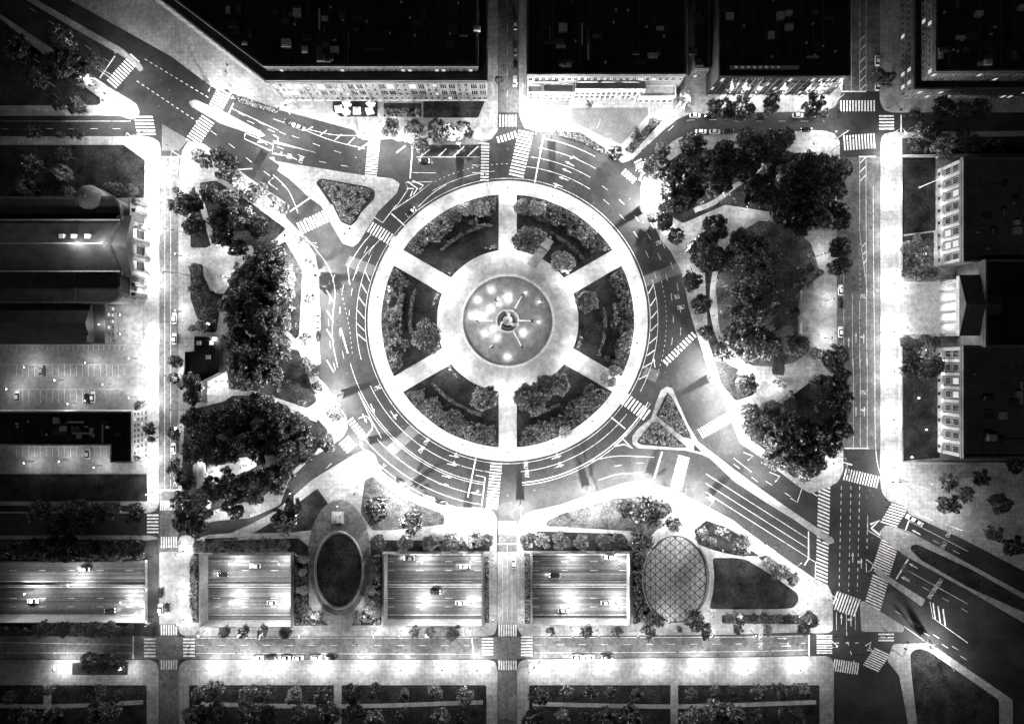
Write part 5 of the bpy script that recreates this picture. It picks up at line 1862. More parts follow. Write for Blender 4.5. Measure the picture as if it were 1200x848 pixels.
# beds of each circle garden: an uneven outer border, drifts of pale planting, loose clumps towards the lawn
for k in range(6):
    a0 = 30 + 60 * k
    wob = random.Random(k)
    inner = [arc(126 + wob.uniform(-9, 7), a0 + t, a0 + t, 1)[0] for t in range(53, 6, -4)]
    bed(arc(147, a0 + 5, a0 + 55, 24) + inner, 24, 0.3, 1.2, 'leaf_dark', 40 + k, ragged=-0.35)
    bed(arc(146.5, a0 + 5, a0 + 55, 20) + arc(124, a0 + 53, a0 + 7, 20), 22, 0.28, 1.4, 'leaf', 60 + k, ragged=0.1)
    bed(arc(90, a0 + 9, a0 + 18, 8) + arc(86, a0 + 18, a0 + 9, 8), 12, 0.2, 0.6, 'leaf_pale', 80 + k)
    # dark clipped hedge walk half way
    hp = arc(114, a0 + 9, a0 + 34 + wob.uniform(-5, 14), 14)
    bed(path_outline(hp, 4), 40, 0.28, 1.3, 'leaf_dark', 180 + k)
    bed(arc(145, a0 + 8, a0 + 52, 20) + arc(130, a0 + 50, a0 + 10, 20), 16, 0.26, 1.5, 'leaf_pale', 260 + k, ragged=0.34)
# undergrowth and worn ground in the parks
bed([(262, 400), (350, 410), (372, 470), (360, 478), (300, 458), (265, 455)], 6, 0.3, 0.5, 'leaf', 201, ragged=0.1)
bed([(905, 250), (950, 285), (963, 325), (940, 338), (935, 400), (905, 430), (870, 420), (842, 380), (850, 290)], 5, 0.25, 0.35, 'leaf_pale', 202, ragged=0.15)
bed([(870, 485), (900, 470), (960, 440), (976, 440), (976, 515), (930, 560), (880, 515)], 6, 0.3, 0.5, 'leaf', 203, ragged=0.0)
bed([(770, 200), (800, 178), (900, 172), (975, 190), (976, 250), (850, 240), (780, 250)], 6, 0.3, 0.6, 'leaf', 204, ragged=0.0)
bed(T('b0', (235, 665), (250, 650), (470, 690), (500, 705), (430, 814)) + T('b1', (415, 70), (390, 98), (345, 80), (310, 0)), 30, 0.28, 1.0, 'leaf', 1)
bed(T('c2', (869, 172), (904, 228), (985, 398), (944, 386), (814, 285)), 30, 0.28, 0.9, 'leaf', 2)
bed(T('c2', (718, 416), (789, 327), (818, 322), (955, 440), (900, 442)), 30, 0.28, 0.9, 'leaf', 3)
bed([(227.5, 649), (232.5, 649), (232.5, 728), (227, 728), (223, 700), (222.5, 660)], 36, 0.28, 1.4, 'leaf', 4)
bed([(569, 653), (572.8, 653), (572.8, 728), (569, 728)], 36, 0.28, 1.2, 'leaf', 5)
bed([(615, 649), (620.8, 649), (620.8, 729), (615.4, 729)], 36, 0.28, 1.2, 'leaf', 6)
bed([(346, 648), (360, 650), (361, 700), (370, 722), (383, 731), (346, 731)], 22, 0.3, 1.2, 'leaf', 7)
bed([(436, 650), (446, 648), (446, 731), (414, 731), (430, 712), (436, 690)], 22, 0.3, 1.2, 'leaf', 8)
bed([(741, 648), (755, 645), (752, 690), (766, 720), (742, 730)], 24, 0.3, 1.2, 'leaf', 9)
bed(T('a0', (900, 235), (912, 214), (1140, 296), (1110, 310), (960, 264)), 30, 0.25, 0.8, 'leaf_pale', 10)
bed(T('c0', (310, 398), (430, 413), (550, 490), (538, 515), (430, 456), (322, 428)), 30, 0.25, 0.8, 'leaf_pale', 11)
bed(T('c0', (655, 493), (788, 348), (836, 352), (690, 510)), 24, 0.28, 0.9, 'leaf', 12)
bed(T('b0', (555, 290), (745, 290), (745, 330), (555, 330)), 24, 0.28, 0.9, 'leaf', 13)
bed([(1058, 280), (1092, 280), (1092, 322), (1058, 322)], 16, 0.28, 1.0, 'leaf', 14)
bed([(1058, 398), (1095, 398), (1095, 424), (1058, 424)], 18, 0.28, 1.0, 'leaf', 15)
bed(T('d3', (-60, 518), (330, 518), (350, 540), (335, 556), (-60, 552)), 24, 0.28, 0.9, 'leaf', 16)
bed(T('d3', (125, 228), (160, 220), (325, 335), (308, 362), (290, 355)), 26, 0.28, 0.9, 'leaf', 17)
bed([(-20, 633), (166, 633), (166, 654), (-20, 654)], 22, 0.35, 1.5, 'leaf', 18)
bed([(-20, 731.5), (148, 731.5), (152, 739), (-20, 739)], 26, 0.3, 1.2, 'leaf', 19)
bed([(1060, 163), (1180, 162), (1180, 180), (1060, 180)], 10, 0.3, 0.9, 'leaf', 20)
bed([(275, 300), (345, 330), (350, 390), (300, 400), (272, 350)], 5, 0.4, 0.6, 'leaf', 21)

# ================================================================== STREET FURNITURE
def mesh_only(name, builder, mat, mats=None, idx=None, smooth=False):
    V, F = [], []
    builder(V, F)
    me = bpy.data.meshes.new(name)
    me.from_pydata(V, [], F)
    me.materials.append(MATS[mat])
    if smooth:
        me.polygons.foreach_set('use_smooth', [True] * len(me.polygons))
    return me


def pole_b(h, r):
    def f(V, F):
        lathe_data(V, F, [(r * 2.2, 0), (r * 2.2, 0.5), (r * 1.1, 0.7), (r * 0.7, h)], 8)
    return f


def lantern_b(V, F):
    lathe_data(V, F, [(0.12, 5.0), (0.28, 5.15), (0.32, 5.7), (0.2, 5.75)], 10)


def cap_b(V, F):
    lathe_data(V, F, [(0.42, 5.74), (0.42, 5.8), (0.16, 6.05), (0.03, 6.2)], 10)


POST_POLE = mesh_only('pole', pole_b(5.0, 0.09), 'metal_dark')
POST_HEAD = mesh_only('lantern', lantern_b, 'lamp_glow')
POST_CAP = mesh_only('cap', cap_b, 'metal_dark')
COB_POLE = mesh_only('pole', pole_b(9.0, 0.11), 'metal_grey')


def arm_b(V, F):
    tube_data(V, F, (0, 0, 8.8), (0.9, 0, 9.35), 0.06, 0.05, 6)
    tube_data(V, F, (0.9, 0, 9.35), (2.2, 0, 9.5), 0.05, 0.05, 6)


def cob_head_b(V, F):
    lathe_data(V, F, [(0.05, 9.36), (0.16, 9.40), (0.2, 9.5), (0.12, 9.6), (0.02, 9.62)], 10, (2.45, 0), 2.2, 1.0)


COB_ARM = mesh_only('arm', arm_b, 'metal_grey')
COB_HEAD = mesh_only('lamp_head', cob_head_b, 'metal_grey')


def post_lamp(fam, p, power=1.0):
    x, y = W(p)
    e = empty('post_lamp', (x, y, 0.13))
    link('pole', POST_POLE, e)
    link('lantern', POST_HEAD, e)
    link('cap', POST_CAP, e)
    light(e, (0.55, 0, 5.3), 800 * power, 0.25)
    member(fam, e, *p)


def arm_lamp(fam, p, ang, power=1.0):
    x, y = W(p)
    e = empty('street_lamp', (x, y, 0.13), rad(ang))
    link('pole', COB_POLE, e)
    link('arm', COB_ARM, e)
    link('lamp_head', COB_HEAD, e)
    light(e, (2.45, 0, 9.1), 5200 * power, 0.3)
    member(fam, e, *p)


for y in (205, 238, 269, 329, 392, 430, 469, 534, 576):
    post_lamp('lw', (180, y), 3.3)
for y in (240, 300, 365, 440, 500, 585):
    post_lamp('le', (213, y), 1.3)
for y in (652, 685, 722):
    post_lamp('b1', (180, y), 1.8)
for y in (645, 690, 725):
    post_lamp('b1', (216, y), 1.8)
for y in (174, 227, 281, 334, 390, 435, 490, 545):
    post_lamp('re', (1037, y), 4.2)
for x in (75, 150, 251, 290, 324, 374, 425, 473, 520, 560, 630, 664, 706, 762, 815, 870, 930):
    post_lamp('av', (x, 776), 3.2)
for x in (240, 285, 310, 355, 440, 470, 500, 545, 640, 670, 700, 745, 830, 880, 960):
    post_lamp('avn', (x, 738), 1.1)
# pools of light round the ring road
def shadow_flag_b(V, F):
    """added cloth on a staff, shaped to throw a tapering shadow on the road"""
    n, m = 9, 5
    for i in range(n):
        t = i / (n - 1)
        x, z = 0.15 + 1.75 * t, 4.9 + 2.1 * t
        w = 0.85 * (1 - t) ** 0.6 + 0.08
        for j in range(m):
            u = j / (m - 1) * 2 - 1
            V.append((x - 0.15 * abs(u), u * w, z - 0.75 * abs(u) * (1 - t) + 0.12 * math.sin(5 * t + 3 * u)))
    for i in range(n - 1):
        for j in range(m - 1):
            k = i * m + j
            F.append((k, k + m, k + m + 1, k + 1))


def staff_b(V, F):
    tube_data(V, F, (0, 0, 4.7), (2.0, 0, 7.15), 0.05, 0.03, 6)


SHADOW_FLAG = mesh_only('flag', shadow_flag_b, 'metal_grey')  # cloth added for the wedge shadow it throws on the ring road
STAFF = mesh_only('shadow_flag_staff', staff_b, 'metal_grey')


def back_arm_b(V, F):
    tube_data(V, F, (0, 0, 8.8), (-0.9, 0, 9.35), 0.06, 0.05, 6)
    tube_data(V, F, (-0.9, 0, 9.35), (-2.0, 0, 9.5), 0.05, 0.05, 6)


def back_head_b(V, F):
    lathe_data(V, F, [(0.05, 9.36), (0.16, 9.40), (0.2, 9.5), (0.12, 9.6), (0.02, 9.62)], 10, (-2.25, 0), 2.2, 1.0)


BACK_ARM, BACK_HEAD = mesh_only('arm', back_arm_b, 'metal_grey'), mesh_only('lamp_head', back_head_b, 'metal_grey')


def shadow_flag_lamp(p, q, power=1.0):
    x, y = W(p)
    e = empty('shadow_flag_lamp', (x, y, 0.13), math.atan2(-(q[1] - p[1]), q[0] - p[0]))
    link('pole', COB_POLE, e)
    link('arm', BACK_ARM, e)
    link('lamp_head', BACK_HEAD, e)
    f = link('flag', SHADOW_FLAG, e)
    link('shadow_flag_staff', STAFF, f)
    light(e, (-2.25, 0, 9.1), 14500 * power, 0.25)
    member('flagl', e, *p)


SHADOW_FLAGS = [((394.7, 464), (422.7, 454), 1.1), ((425, 518), (457.7, 510), 1.1), ((478.7, 571.7), (504, 552), 1.2), ((610, 592.7), (609, 563.5), 1.2), ((688.5, 576), (680, 547), 1.2), ((758.5, 562), (767.4, 534), 1.2), ((827, 582), (846, 564.7), 1.1), ((835.5, 440), (808.7, 455), 1.5),
         ((797, 297), (768, 312), 0.8), ((757, 242), (738.7, 254), 2.0), ((646.5, 158), (646.5, 200), 1.0), ((313, 170), (296, 205), 0.5), ((369, 324), (398, 325), 2.2), ((1086, 749), (1063, 710), 0.5), ((547, 603), (550, 575), 0.8), ((539, 172), (539, 195), 0.6)]
for p, q, w in SHADOW_FLAGS:
    shadow_flag_lamp(p, q, w)
RING = [(366, 262, -20, 1.2), (372, 290, 0, 1.0), (371, 360, 0, 1.2), (371, 405, 0, 2.0), (452, 545, 60, 1.0), (520, 596, 80, 0.7), (575, 603, 90, 0.7),
        (645, 598, 90, 0.9), (725, 573, 95, 0.9), (795, 574, 80, 0.9), (862, 505, 190, 1.8), (852, 475, 190, 2.0), (829, 420, 180, 0.5), (872, 530, 215, 0.9), (902, 553, 225, 0.7),
        (745, 200, 225, 0.9), (712, 172, 245, 0.7), (628, 158, 260, 0.7), (475, 167, 270, 0.9), (440, 162, 270, 1.1), (420, 155, 280, 0.8), (375, 141, 285, 0.4), (340, 134, 290, 0.5),
        (316, 250, 40, 0.8), (290, 228, 40, 0.7), (262, 112, 240, 1.0), (325, 222, 40, 0.7)]
for x, y, a, p in RING:
    arm_lamp('ringl', (x, y), a, p)
for x, y, a, p in ((138, 116, 200, 0.8), (148, 128, 220, 0.7), (128, 104, 200, 0.6), (232, 172, 300, 0.8), (216, 186, 270, 0.7), (165, 166, 270, 0.7), (181, 174, 270, 0.6), (160, 74, 200, 0.3), (272, 116, 60, 0.6)):
    arm_lamp('ul', (x, y), a, p)
for x, y, a, p in ((612, 110, 180, 0.4), (614, 145, 60, 0.8), (640, 134, 270, 0.6), (690, 126, 270, 0.4), (740, 126, 270, 0.4), (790, 130, 270, 0.6), (800, 118, 270, 0.5), (775, 140, 200, 0.7), (578, 150, 120, 0.5), (578, 110, 180, 0.4), (700, 150, 250, 0.4), (975, 122, 120, 0.6), (980, 163, 180, 0.6), (1040, 160, 300, 0.5)):
    arm_lamp('topl', (x, y), a, p * 0.7)
for x, y, a, p in ((984, 540, 180, 0.6), (1040, 578, 60, 0.6), (1075, 603, 90, 0.5), (1070, 568, 60, 0.15), (1108, 614, 90, 0.3), (968, 692, 180, 0.5), (898, 638, 200, 0.7), (1094, 765, 300, 0.4), (968, 745, 180, 0.4), (845, 608, 220, 0.8), (880, 632, 220, 0.7), (940, 668, 220, 0.5), (1048, 619, 200, 0.3), (920, 655, 40, 0.4)):
    arm_lamp('lowr', (x, y), a, p * 0.75)
# ring pavement and inner plaza of the circle
for k in range(6):
    for s in (-1, 1):
        a = 30 + 60 * k
        q = arc(86, a + s * 8.5, a)[0]
        post_lamp('plaza', q, 2.3 if 120 < (a % 360) < 250 else 1.3)
for k in range(18):
    q = arc(151, 10 + 20 * k, 0)[0]
    post_lamp('ringin', q, 1.7 if not (200 < 10 + 20 * k < 330) else 1.2)
for fam, pts, pw in (('lpark', [(262, 290), (268, 326), (250, 380), (256, 398), (345, 395), (343, 340), (240, 540), (250, 552), (290, 545), (302, 540), (300, 600), (250, 590), (262, 595), (285, 588), (330, 560), (262, 446), (246, 454), (310, 462), (340, 300), (300, 265), (232, 598), (345, 575)], 0.9),
                     ('rpark', [(782, 268), (805, 318), (880, 195), (900, 215), (930, 225), (958, 300), (836, 330), (836, 370), (905, 452), (890, 478), (878, 490), (968, 352), (966, 396), (978, 215), (820, 240), (850, 232), (870, 246), (900, 172), (945, 175), (960, 420), (968, 540), (930, 556), (890, 520), (972, 160)], 0.8),
                     ('bpark', [(438, 582), (455, 590), (470, 605), (430, 716), (370, 716), (399, 590), (352, 600), (620, 636), (655, 606), (700, 600), (800, 607), (815, 618), (842, 640), (870, 640), (905, 662), (938, 700), (930, 716), (860, 716), (780, 722), (830, 715), (610, 650), (612, 720), (578, 650), (578, 720), (770, 612)], 0.8),
                     ('mus', [(1050, 340), (1052, 384), (1075, 300), (1075, 410)], 0.9),
                     ('lots', [(160, 420), (110, 425), (75, 445), (130, 450), (160, 465), (90, 472), (40, 430), (150, 370), (150, 392), (80, 538), (120, 545), (40, 540), (20, 455)], 0.45)):
    for q in pts:
        post_lamp(fam, q, pw * (1.0 if fam == 'bpark' else 1.25))
for x in (850, 864, 880, 911, 939, 952):
    post_lamp('glass', (x, 115), 1.5)
name_family('lw', 'post lamp on the bright pavement left of the left street', 'street lamp', 'post lamps', 'y')
name_family('le', 'post lamp on the pavement right of the left street', 'street lamp', 'post lamps', 'y')
name_family('b1', 'post lamp on the left bridge over the highway', 'street lamp', 'post lamps', 'x')
name_family('re', 'post lamp on the bright pavement right of the right street', 'street lamp', 'post lamps', 'y')
name_family('av', 'post lamp along the lower pavement of the bottom avenue', 'street lamp', 'post lamps', 'x')
name_family('avn', 'post lamp along the upper pavement of the bottom avenue', 'street lamp', 'post lamps', 'x')
name_family('flagl', 'tall lamp post with added shadow-casting cloth beside the ring road', 'street lamp', 'lamps with added shadow cloth', 'x')
name_family('ringl', 'tall arm lamp lighting the outer edge of the ring road', 'street lamp', 'arm lamps', 'x')
name_family('ul', 'tall arm lamp at the upper left crossing', 'street lamp', 'arm lamps', 'x')
name_family('topl', 'tall arm lamp along the streets at the top', 'street lamp', 'arm lamps', 'x')
name_family('lowr', 'tall arm lamp at the lower right crossing', 'street lamp', 'arm lamps', 'x')
name_family('plaza', 'post lamp round the fountain plaza', 'street lamp', 'post lamps', 'x')
name_family('ringin', 'post lamp on the ring pavement of the circle', 'street lamp', 'post lamps', 'x')
name_family('lpark', 'post lamp among the trees of the left park', 'street lamp', 'post lamps', 'x')
name_family('rpark', 'post lamp among the trees of the right park', 'street lamp', 'post lamps', 'x')
name_family('bpark', 'post lamp in the small parks beside the highway openings', 'street lamp', 'post lamps', 'x')
name_family('mus', 'post lamp before the museum portico', 'street lamp', 'post lamps', 'y')
name_family('lots', 'post lamp beside the church car parks', 'street lamp', 'post lamps', 'x')
name_family('glass', 'post lamp at the foot of the dark glass block', 'street lamp', 'post lamps', 'x')
# wall lamps on the retaining walls down on the highway
for x, y, p in ((275, 656, 1.0), (332, 656, 0.8), (275, 700, 1.4), (332, 704, 1.8), (270, 728, 1), (325, 728, 1), (495, 654, 1.2), (552, 654, 1), (495, 706, 1.8), (552, 706, 1.4), (495, 729, 1), (552, 729, 1.0), (667, 654, 1.2), (723, 656, 1.0), (665, 706, 1.8), (722, 706, 1.5), (667, 728, 1), (723, 728, 1),
                (90, 680, 0.9), (150, 700, 1.0), (112, 726, 1.2), (40, 690, 1), (168, 712, 1.2)):
    xx, yy = W((x, y), DEEP)
    e = empty('highway_lamp', (xx, yy, DEEP))
    link('pole', POST_POLE, e)
    link('lantern', POST_HEAD, e)
    link('cap', POST_CAP, e)
    light(e, (0.55, 0, 5.3), 2500 * p, 0.25)
    member('hw', e, x, y)
name_family('hw', 'lamp standing on the sunken highway', 'street lamp', 'highway lamps', 'x')
# garden floodlights before the museum
for x, y in ((1075, 466), (1084, 503), (1067, 535)):
    xx, yy = W((x, y))
    e = empty('floodlight', (xx, yy, 0.17))
    V, F = [], []
    tube_data(V, F, (0, 0, 0), (0, 0, 0.6), 0.05, 0.05, 6)
    mesh_obj('stake', V, F, 'metal_dark', e)
    box('lamp_head', -0.35, 0.35, -0.2, 0.2, 0.6, 0.9, 'lamp_glow', e)
    light(e, (0, 0, 1.4), 60, 0.1)
    member('flood', e, x, y)
name_family('flood', 'low floodlight on the lawn before the lower museum wing', 'floodlight', 'museum floodlights', 'y')

# traffic signals on mast arms
def mast_b(V, F):
    lathe_data(V, F, [(0.22, 0), (0.22, 0.4), (0.13, 0.5), (0.1, 6.2)], 8)


def mast_arm_b(V, F):
    tube_data(V, F, (0, 0, 5.9), (6.5, 0, 6.3), 0.09, 0.05, 6)


def signal_b(V, F):
    x = 0
    V += [(x - 0.18, -0.2, 5.35), (x + 0.18, -0.2, 5.35), (x + 0.18, -0.2, 6.5), (x - 0.18, -0.2, 6.5), (x - 0.32, 0.1, 5.2), (x + 0.32, 0.1, 5.2), (x + 0.32, 0.1, 6.65), (x - 0.32, 0.1, 6.65)]
    F += [(0, 1, 2, 3), (0, 4, 5, 1), (1, 5, 6, 2), (2, 6, 7, 3), (3, 7, 4, 0), (4, 7, 6, 5)]


SIG = (mesh_only('pole', mast_b, 'metal_dark'), mesh_only('mast_arm', mast_arm_b, 'metal_dark'), mesh_only('signal_head', signal_b, 'rubber'))
for t, x, y, a in (('a0', 328, 205, 255), ('a0', 790, 150, 300), ('a0', 905, 180, 80), ('a0', 430, 460, 20), ('a0', 660, 520, 150), ('a1', 690, 150, 170), ('a1', 690, 355, 175), ('b0', 505, 410, 230), ('b0', 130, 290, 200), ('b0', 455, 650, 90), ('b0', 1075, 675, 60),
                   ('c0', 185, 345, 260), ('c0', 125, 650, 90), ('c0', 690, 550, 40), ('d0', 490, 290, 270), ('d0', 505, 440, 25), ('d0', 490, 500, 30), ('d0', 850, 410, 190), ('d0', 770, 290, 300), ('b1', 105, 155, 330), ('b1', 350, 190, 45), ('b1', 575, 230, 50), ('c2', 790, 690, 95), ('c2', 490, 690, 110),
                   ('b2', 455, 590, 250), ('b2', 700, 700, 100), ('b2', 1045, 765, 80), ('a3', 650, 155, 200), ('a3', 405, 130, 190), ('a3', 740, 600, 260), ('a3', 520, 540, 45), ('d2', 830, 605, 180), ('d2', 720, 650, 270), ('d2', 520, 490, 280), ('d3', 490, 470, 130), ('d3', 760, 590, 180), ('d3', 985, 670, 130), ('d3', 800, 690, 70),
                   ('d3', 440, 100, 210), ('d3', 150, 160, 20), ('c3', 165, 770, 45), ('d3', 820, 190, 30)):
    p = t1(t, x, y)
    xx, yy = W(p)
    e = empty('traffic_signal', (xx, yy, 0.13), rad(a))
    link('pole', SIG[0], e)
    link('mast_arm', SIG[1], e)
    for x in (3.4, 6.2):
        link('signal_head', SIG[2], e).location = (x, 0, 0)
    member('sig', e, *p)
name_family('sig', 'dark mast arm traffic signal at a crossing', 'traffic light', 'mast arm signals', 'x')

# patio umbrellas below the stone building
def umb_b(V, F):
    b = len(V)
    V.append((0, 0, 3.0))
    for i in range(4):
        a = rad(45 + 90 * i)
        V.append((2.1 * math.cos(a), 2.1 * math.sin(a), 2.3))
    for i in range(4):
        a = rad(45 + 90 * i)
        V.append((2.1 * math.cos(a), 2.1 * math.sin(a), 2.1))
    for i in range(4):
        j = (i + 1) % 4
        F.append((b, b + 1 + i, b + 1 + j))
        F.append((b + 1 + i, b + 5 + i, b + 5 + j, b + 1 + j))


UMB = mesh_only('canopy', umb_b, 'cloth_white')
UPOLE = mesh_only('pole', lambda V, F: lathe_data(V, F, [(0.35, 0), (0.35, 0.08), (0.04, 0.1), (0.03, 3.1)], 8), 'metal_grey')
UTAB = mesh_only('table', lambda V, F: lathe_data(V, F, [(0.06, 0.1), (0.06, 0.72), (0.6, 0.74), (0.6, 0.78)], 14), 'metal_grey')
for x, y, a in ((330, 290, 10), (365, 302, 40), (420, 298, 0), (485, 298, 20), (370, 262, 30), (490, 262, 45)):
    p = t1('b0', x, y)
    xx, yy = W(p, 2.5)
    e = empty('patio_umbrella', (xx, yy, 0.19), rad(a))
    link('canopy', UMB, e)
    link('pole', UPOLE, e)
    e2 = empty('patio_table', (xx + 0.9, yy - 0.4, 0.19))
    link('table_top', UTAB, e2)
    member('umb', e, *p)
    member('utab', e2, *p)
name_family('umb', 'square white patio umbrella before the long stone building', 'umbrella', 'patio umbrellas', 'x')
name_family('utab', 'small round patio table under the white umbrellas', 'table', 'patio tables', 'x')

# ------------------------------------------------------------------ oval lawn and its plaza
pl0 = struct(prism('plaza', G(ell(398, 653, 37, 68, 80)), 0.05, 0.24, 'street_concrete'))
struct(prism('path', G([(391, 716), (407, 716), (407, 744), (391, 744)]), 0.05, 0.2, 'concrete'))
rim_o = G(ell(397.5, 667.5, 29.2, 45.8, 80))
rim_i = G(ell(397.5, 667.5, 27.9, 44.4, 80))
rim_d = G(ell(397.5, 667.5, 27.1, 43.5, 80))
struct(prism('kerb', rim_o, 0.1, 0.62, 'stone_pale', [rim_i]))
struct(prism('path', rim_i, 0.1, 0.27, 'soil', [rim_d]))
struct(prism('kerb', rim_d, 0.1, 0.45, 'stone_pale', [G(ell(397.5, 667.5, 26.5, 42.9, 80))]))
rim_d = G(ell(397.5, 667.5, 26.5, 42.9, 80))
struct(prism('lawn', rim_d, 0.1, 0.30, 'grass'))
pd = empty('stone_pedestal', (*W((396, 606)), 0.24))
for i, (a, h0, h1) in enumerate(((2.4, 0, 0.4), (1.7, 0.4, 0.8), (1.1, 0.8, 2.6), (1.3, 2.6, 2.85))):
    box('pedestal_block', -a, a, -a, a, h0, h1, 'stone_pale' if i != 2 else 'stone', pd)
STAND = {'pelvis': (0, 0, 0.95, 0.17), 'chest': (0, 0.02, 1.35, 0.2), 'neck': (0, 0, 1.58, 0.07), 'head': (0, -0.03, 1.74, 0.11), 'hipL': (0.12, 0, 0.88, 0.12), 'kneeL': (0.14, -0.03, 0.5, 0.09), 'footL': (0.15, 0, 0.05, 0.07), 'hipR': (-0.12, 0, 0.88, 0.12), 'kneeR': (-0.14, 0.05, 0.5, 0.09), 'footR': (-0.15, 0.1, 0.05, 0.07),
         'shL': (0.24, 0, 1.45, 0.09), 'elL': (0.34, -0.05, 1.15, 0.06), 'haL': (0.3, -0.25, 1.0, 0.05), 'shR': (-0.24, 0, 1.45, 0.09), 'elR': (-0.36, 0, 1.18, 0.06), 'haR': (-0.4, -0.1, 0.92, 0.05)}
SB = [('pelvis', 'chest'), ('chest', 'neck'), ('neck', 'head'), ('pelvis', 'hipL'), ('hipL', 'kneeL'), ('kneeL', 'footL'), ('pelvis', 'hipR'), ('hipR', 'kneeR'), ('kneeR', 'footR'), ('chest', 'shL'), ('shL', 'elL'), ('elL', 'haL'), ('chest', 'shR'), ('shR', 'elR'), ('elR', 'haR')]
figure_mesh('bronze_figure', STAND, SB, 'bronze', pd, (0, 0, 2.85), 0, 1.5)
tag(pd, 'square stone pedestal with a dark bronze figure above the oval lawn', 'monument')
# flagstaff-like sculpture seat in the upper right garden of the circle
mo = empty('garden_monument', (*W((640.5, 285)), 0.19), rad(-34))
box('slab', -2.0, 2.0, -2.2, 2.0, 0, 0.8, 'stone_pale', mo)
box('bench', -2.1, 2.1, -3.0, -2.25, 0, 0.5, 'stone', mo)
box('lectern', -0.5, 0.5, 2.4, 3.0, 0, 1.1, 'stone_pale', mo)
tag(mo, 'square stone monument slab at the end of the garden walk, circle', 'monument')
gb = empty('garden_bench', (*W((564, 264)), 0.17), rad(12))
box('seat', -1.9, 1.9, -0.4, 0.4, 0.3, 0.5, 'stone_pale', gb)
box('seat_return', -1.9, -1.1, 0.42, 3.4, 0.3, 0.5, 'stone_pale', gb)
box('base', -1.6, 1.6, -0.25, 0.25, 0, 0.298, 'stone', gb)
tag(gb, 'L-shaped pale stone bench in the upper left garden of the circle', 'bench')
# low statue group by the lower path of the right park
sg = empty('stone_memorial', (*W((911, 450)), 0.21), rad(-28))
box('base', -3.0, 3.0, -2.2, 2.2, 0, 0.5, 'stone_pale', sg)
for i in range(3):
    box('stone_block', -2.2 + i * 1.6, -1.2 + i * 1.6, -0.6 + 0.5 * (i % 2), 0.4 + 0.5 * (i % 2), 0.5, 1.7, 'stone', sg)
tag(sg, 'low pale memorial with three blocks by the right park path', 'monument')

# ------------------------------------------------------------------ diamond paved oval
dpv = struct(prism('oval_plaza', G(fillet(ell(791, 678, 37.2, 50.8, 72, 2.1), 0.1, 1)), 0.05, 0.20, 'roof_slate'))
oc = (791.0, 678.0)
ss, hh_ = 11.6, 10.6


def clip(poly, rx, ry):
    """clip a px polygon to the ellipse by pulling outside corners in; drop it when mostly outside"""
    ins = [((p[0] - oc[0]) / rx) ** 2 + ((p[1] - oc[1]) / ry) ** 2 for p in poly]
    if min(ins) > 0.97:
        return None
    out = []
    n = len(poly)
    f = lambda p: ((p[0] - oc[0]) / rx) ** 2 + ((p[1] - oc[1]) / ry) ** 2 - 1
    for i in range(n):
        a, b = poly[i], poly[(i + 1) % n]
        fa, fb = f(a), f(b)
        if fa <= 0:
            out.append(a)
        if (fa <= 0) != (fb <= 0):
            lo_, hi_ = 0.0, 1.0
            for _ in range(30):
                m = (lo_ + hi_) / 2
                fm = f((a[0] + (b[0] - a[0]) * m, a[1] + (b[1] - a[1]) * m))
                if (fm <= 0) == (fa <= 0):
                    lo_ = m
                else:
                    hi_ = m
            out.append((a[0] + (b[0] - a[0]) * lo_, a[1] + (b[1] - a[1]) * lo_))
    return out if len(out) >= 3 else None


g_ = 0.75
for i in range(-5, 6):
    for j in range(-7, 8):
        cx, cy = oc[0] + i * ss, oc[1] + j * hh_
        for ox_, oy_ in ((0, 0), (ss / 2, hh_ / 2)):
            x, y = cx + ox_, cy + oy_
            for s in (-1, 1):          # each diamond is two triangular slabs either side of a joint
                poly = [(x + s * g_ * 0.45, y - hh_ / 2 + g_ * 1.4), (x + s * (ss / 2 - g_), y), (x + s * g_ * 0.45, y + hh_ / 2 - g_ * 1.4)]
                c = clip(poly, 36.2, 49.8)
                if c and abs(area2(c)) > 5:
                    prism('paving_panel', G(c), 0.19, 0.215 + R.uniform(0, 0.01), 'lot_paving', parent=dpv)
edge = arc(1, 0, 1)
rimw = [(oc[0] + 41 * math.cos(rad(t)), oc[1] - 52 * math.sin(rad(t))) for t in range(-58, 48, 4)]
tag(prism('seat_wall', G(path_outline(rimw, 2.0)), 0.1, 0.75, 'stone_pale'), 'pale crescent seat wall between the diamond paving and the triangular lawn', 'seat wall')
rimw = [(oc[0] + 38.2 * math.cos(rad(t)), oc[1] - 52.2 * math.sin(rad(t))) for t in range(125, 238, 4)]
tag(prism('seat_wall', G(path_outline(rimw, 1.3)), 0.1, 0.7, 'stone_pale'), 'thin pale seat wall along the left edge of the diamond paving', 'seat wall')
struct(prism('path', G([(774, 740), (781, 729), (805, 729), (812, 740)]), 0.05, 0.22, 'plaza_stone'))
ks = empty('information_pillar', (*W((795, 734.5)), 0.22))
box('pillar', -0.7, 0.7, -0.7, 0.7, 0, 2.4, 'metal_dark', ks)
box('cap', -0.85, 0.85, -0.85, 0.85, 2.402, 2.6, 'metal_dark', ks)
tag(ks, 'small dark square pillar on the step below the diamond paving', 'pillar')
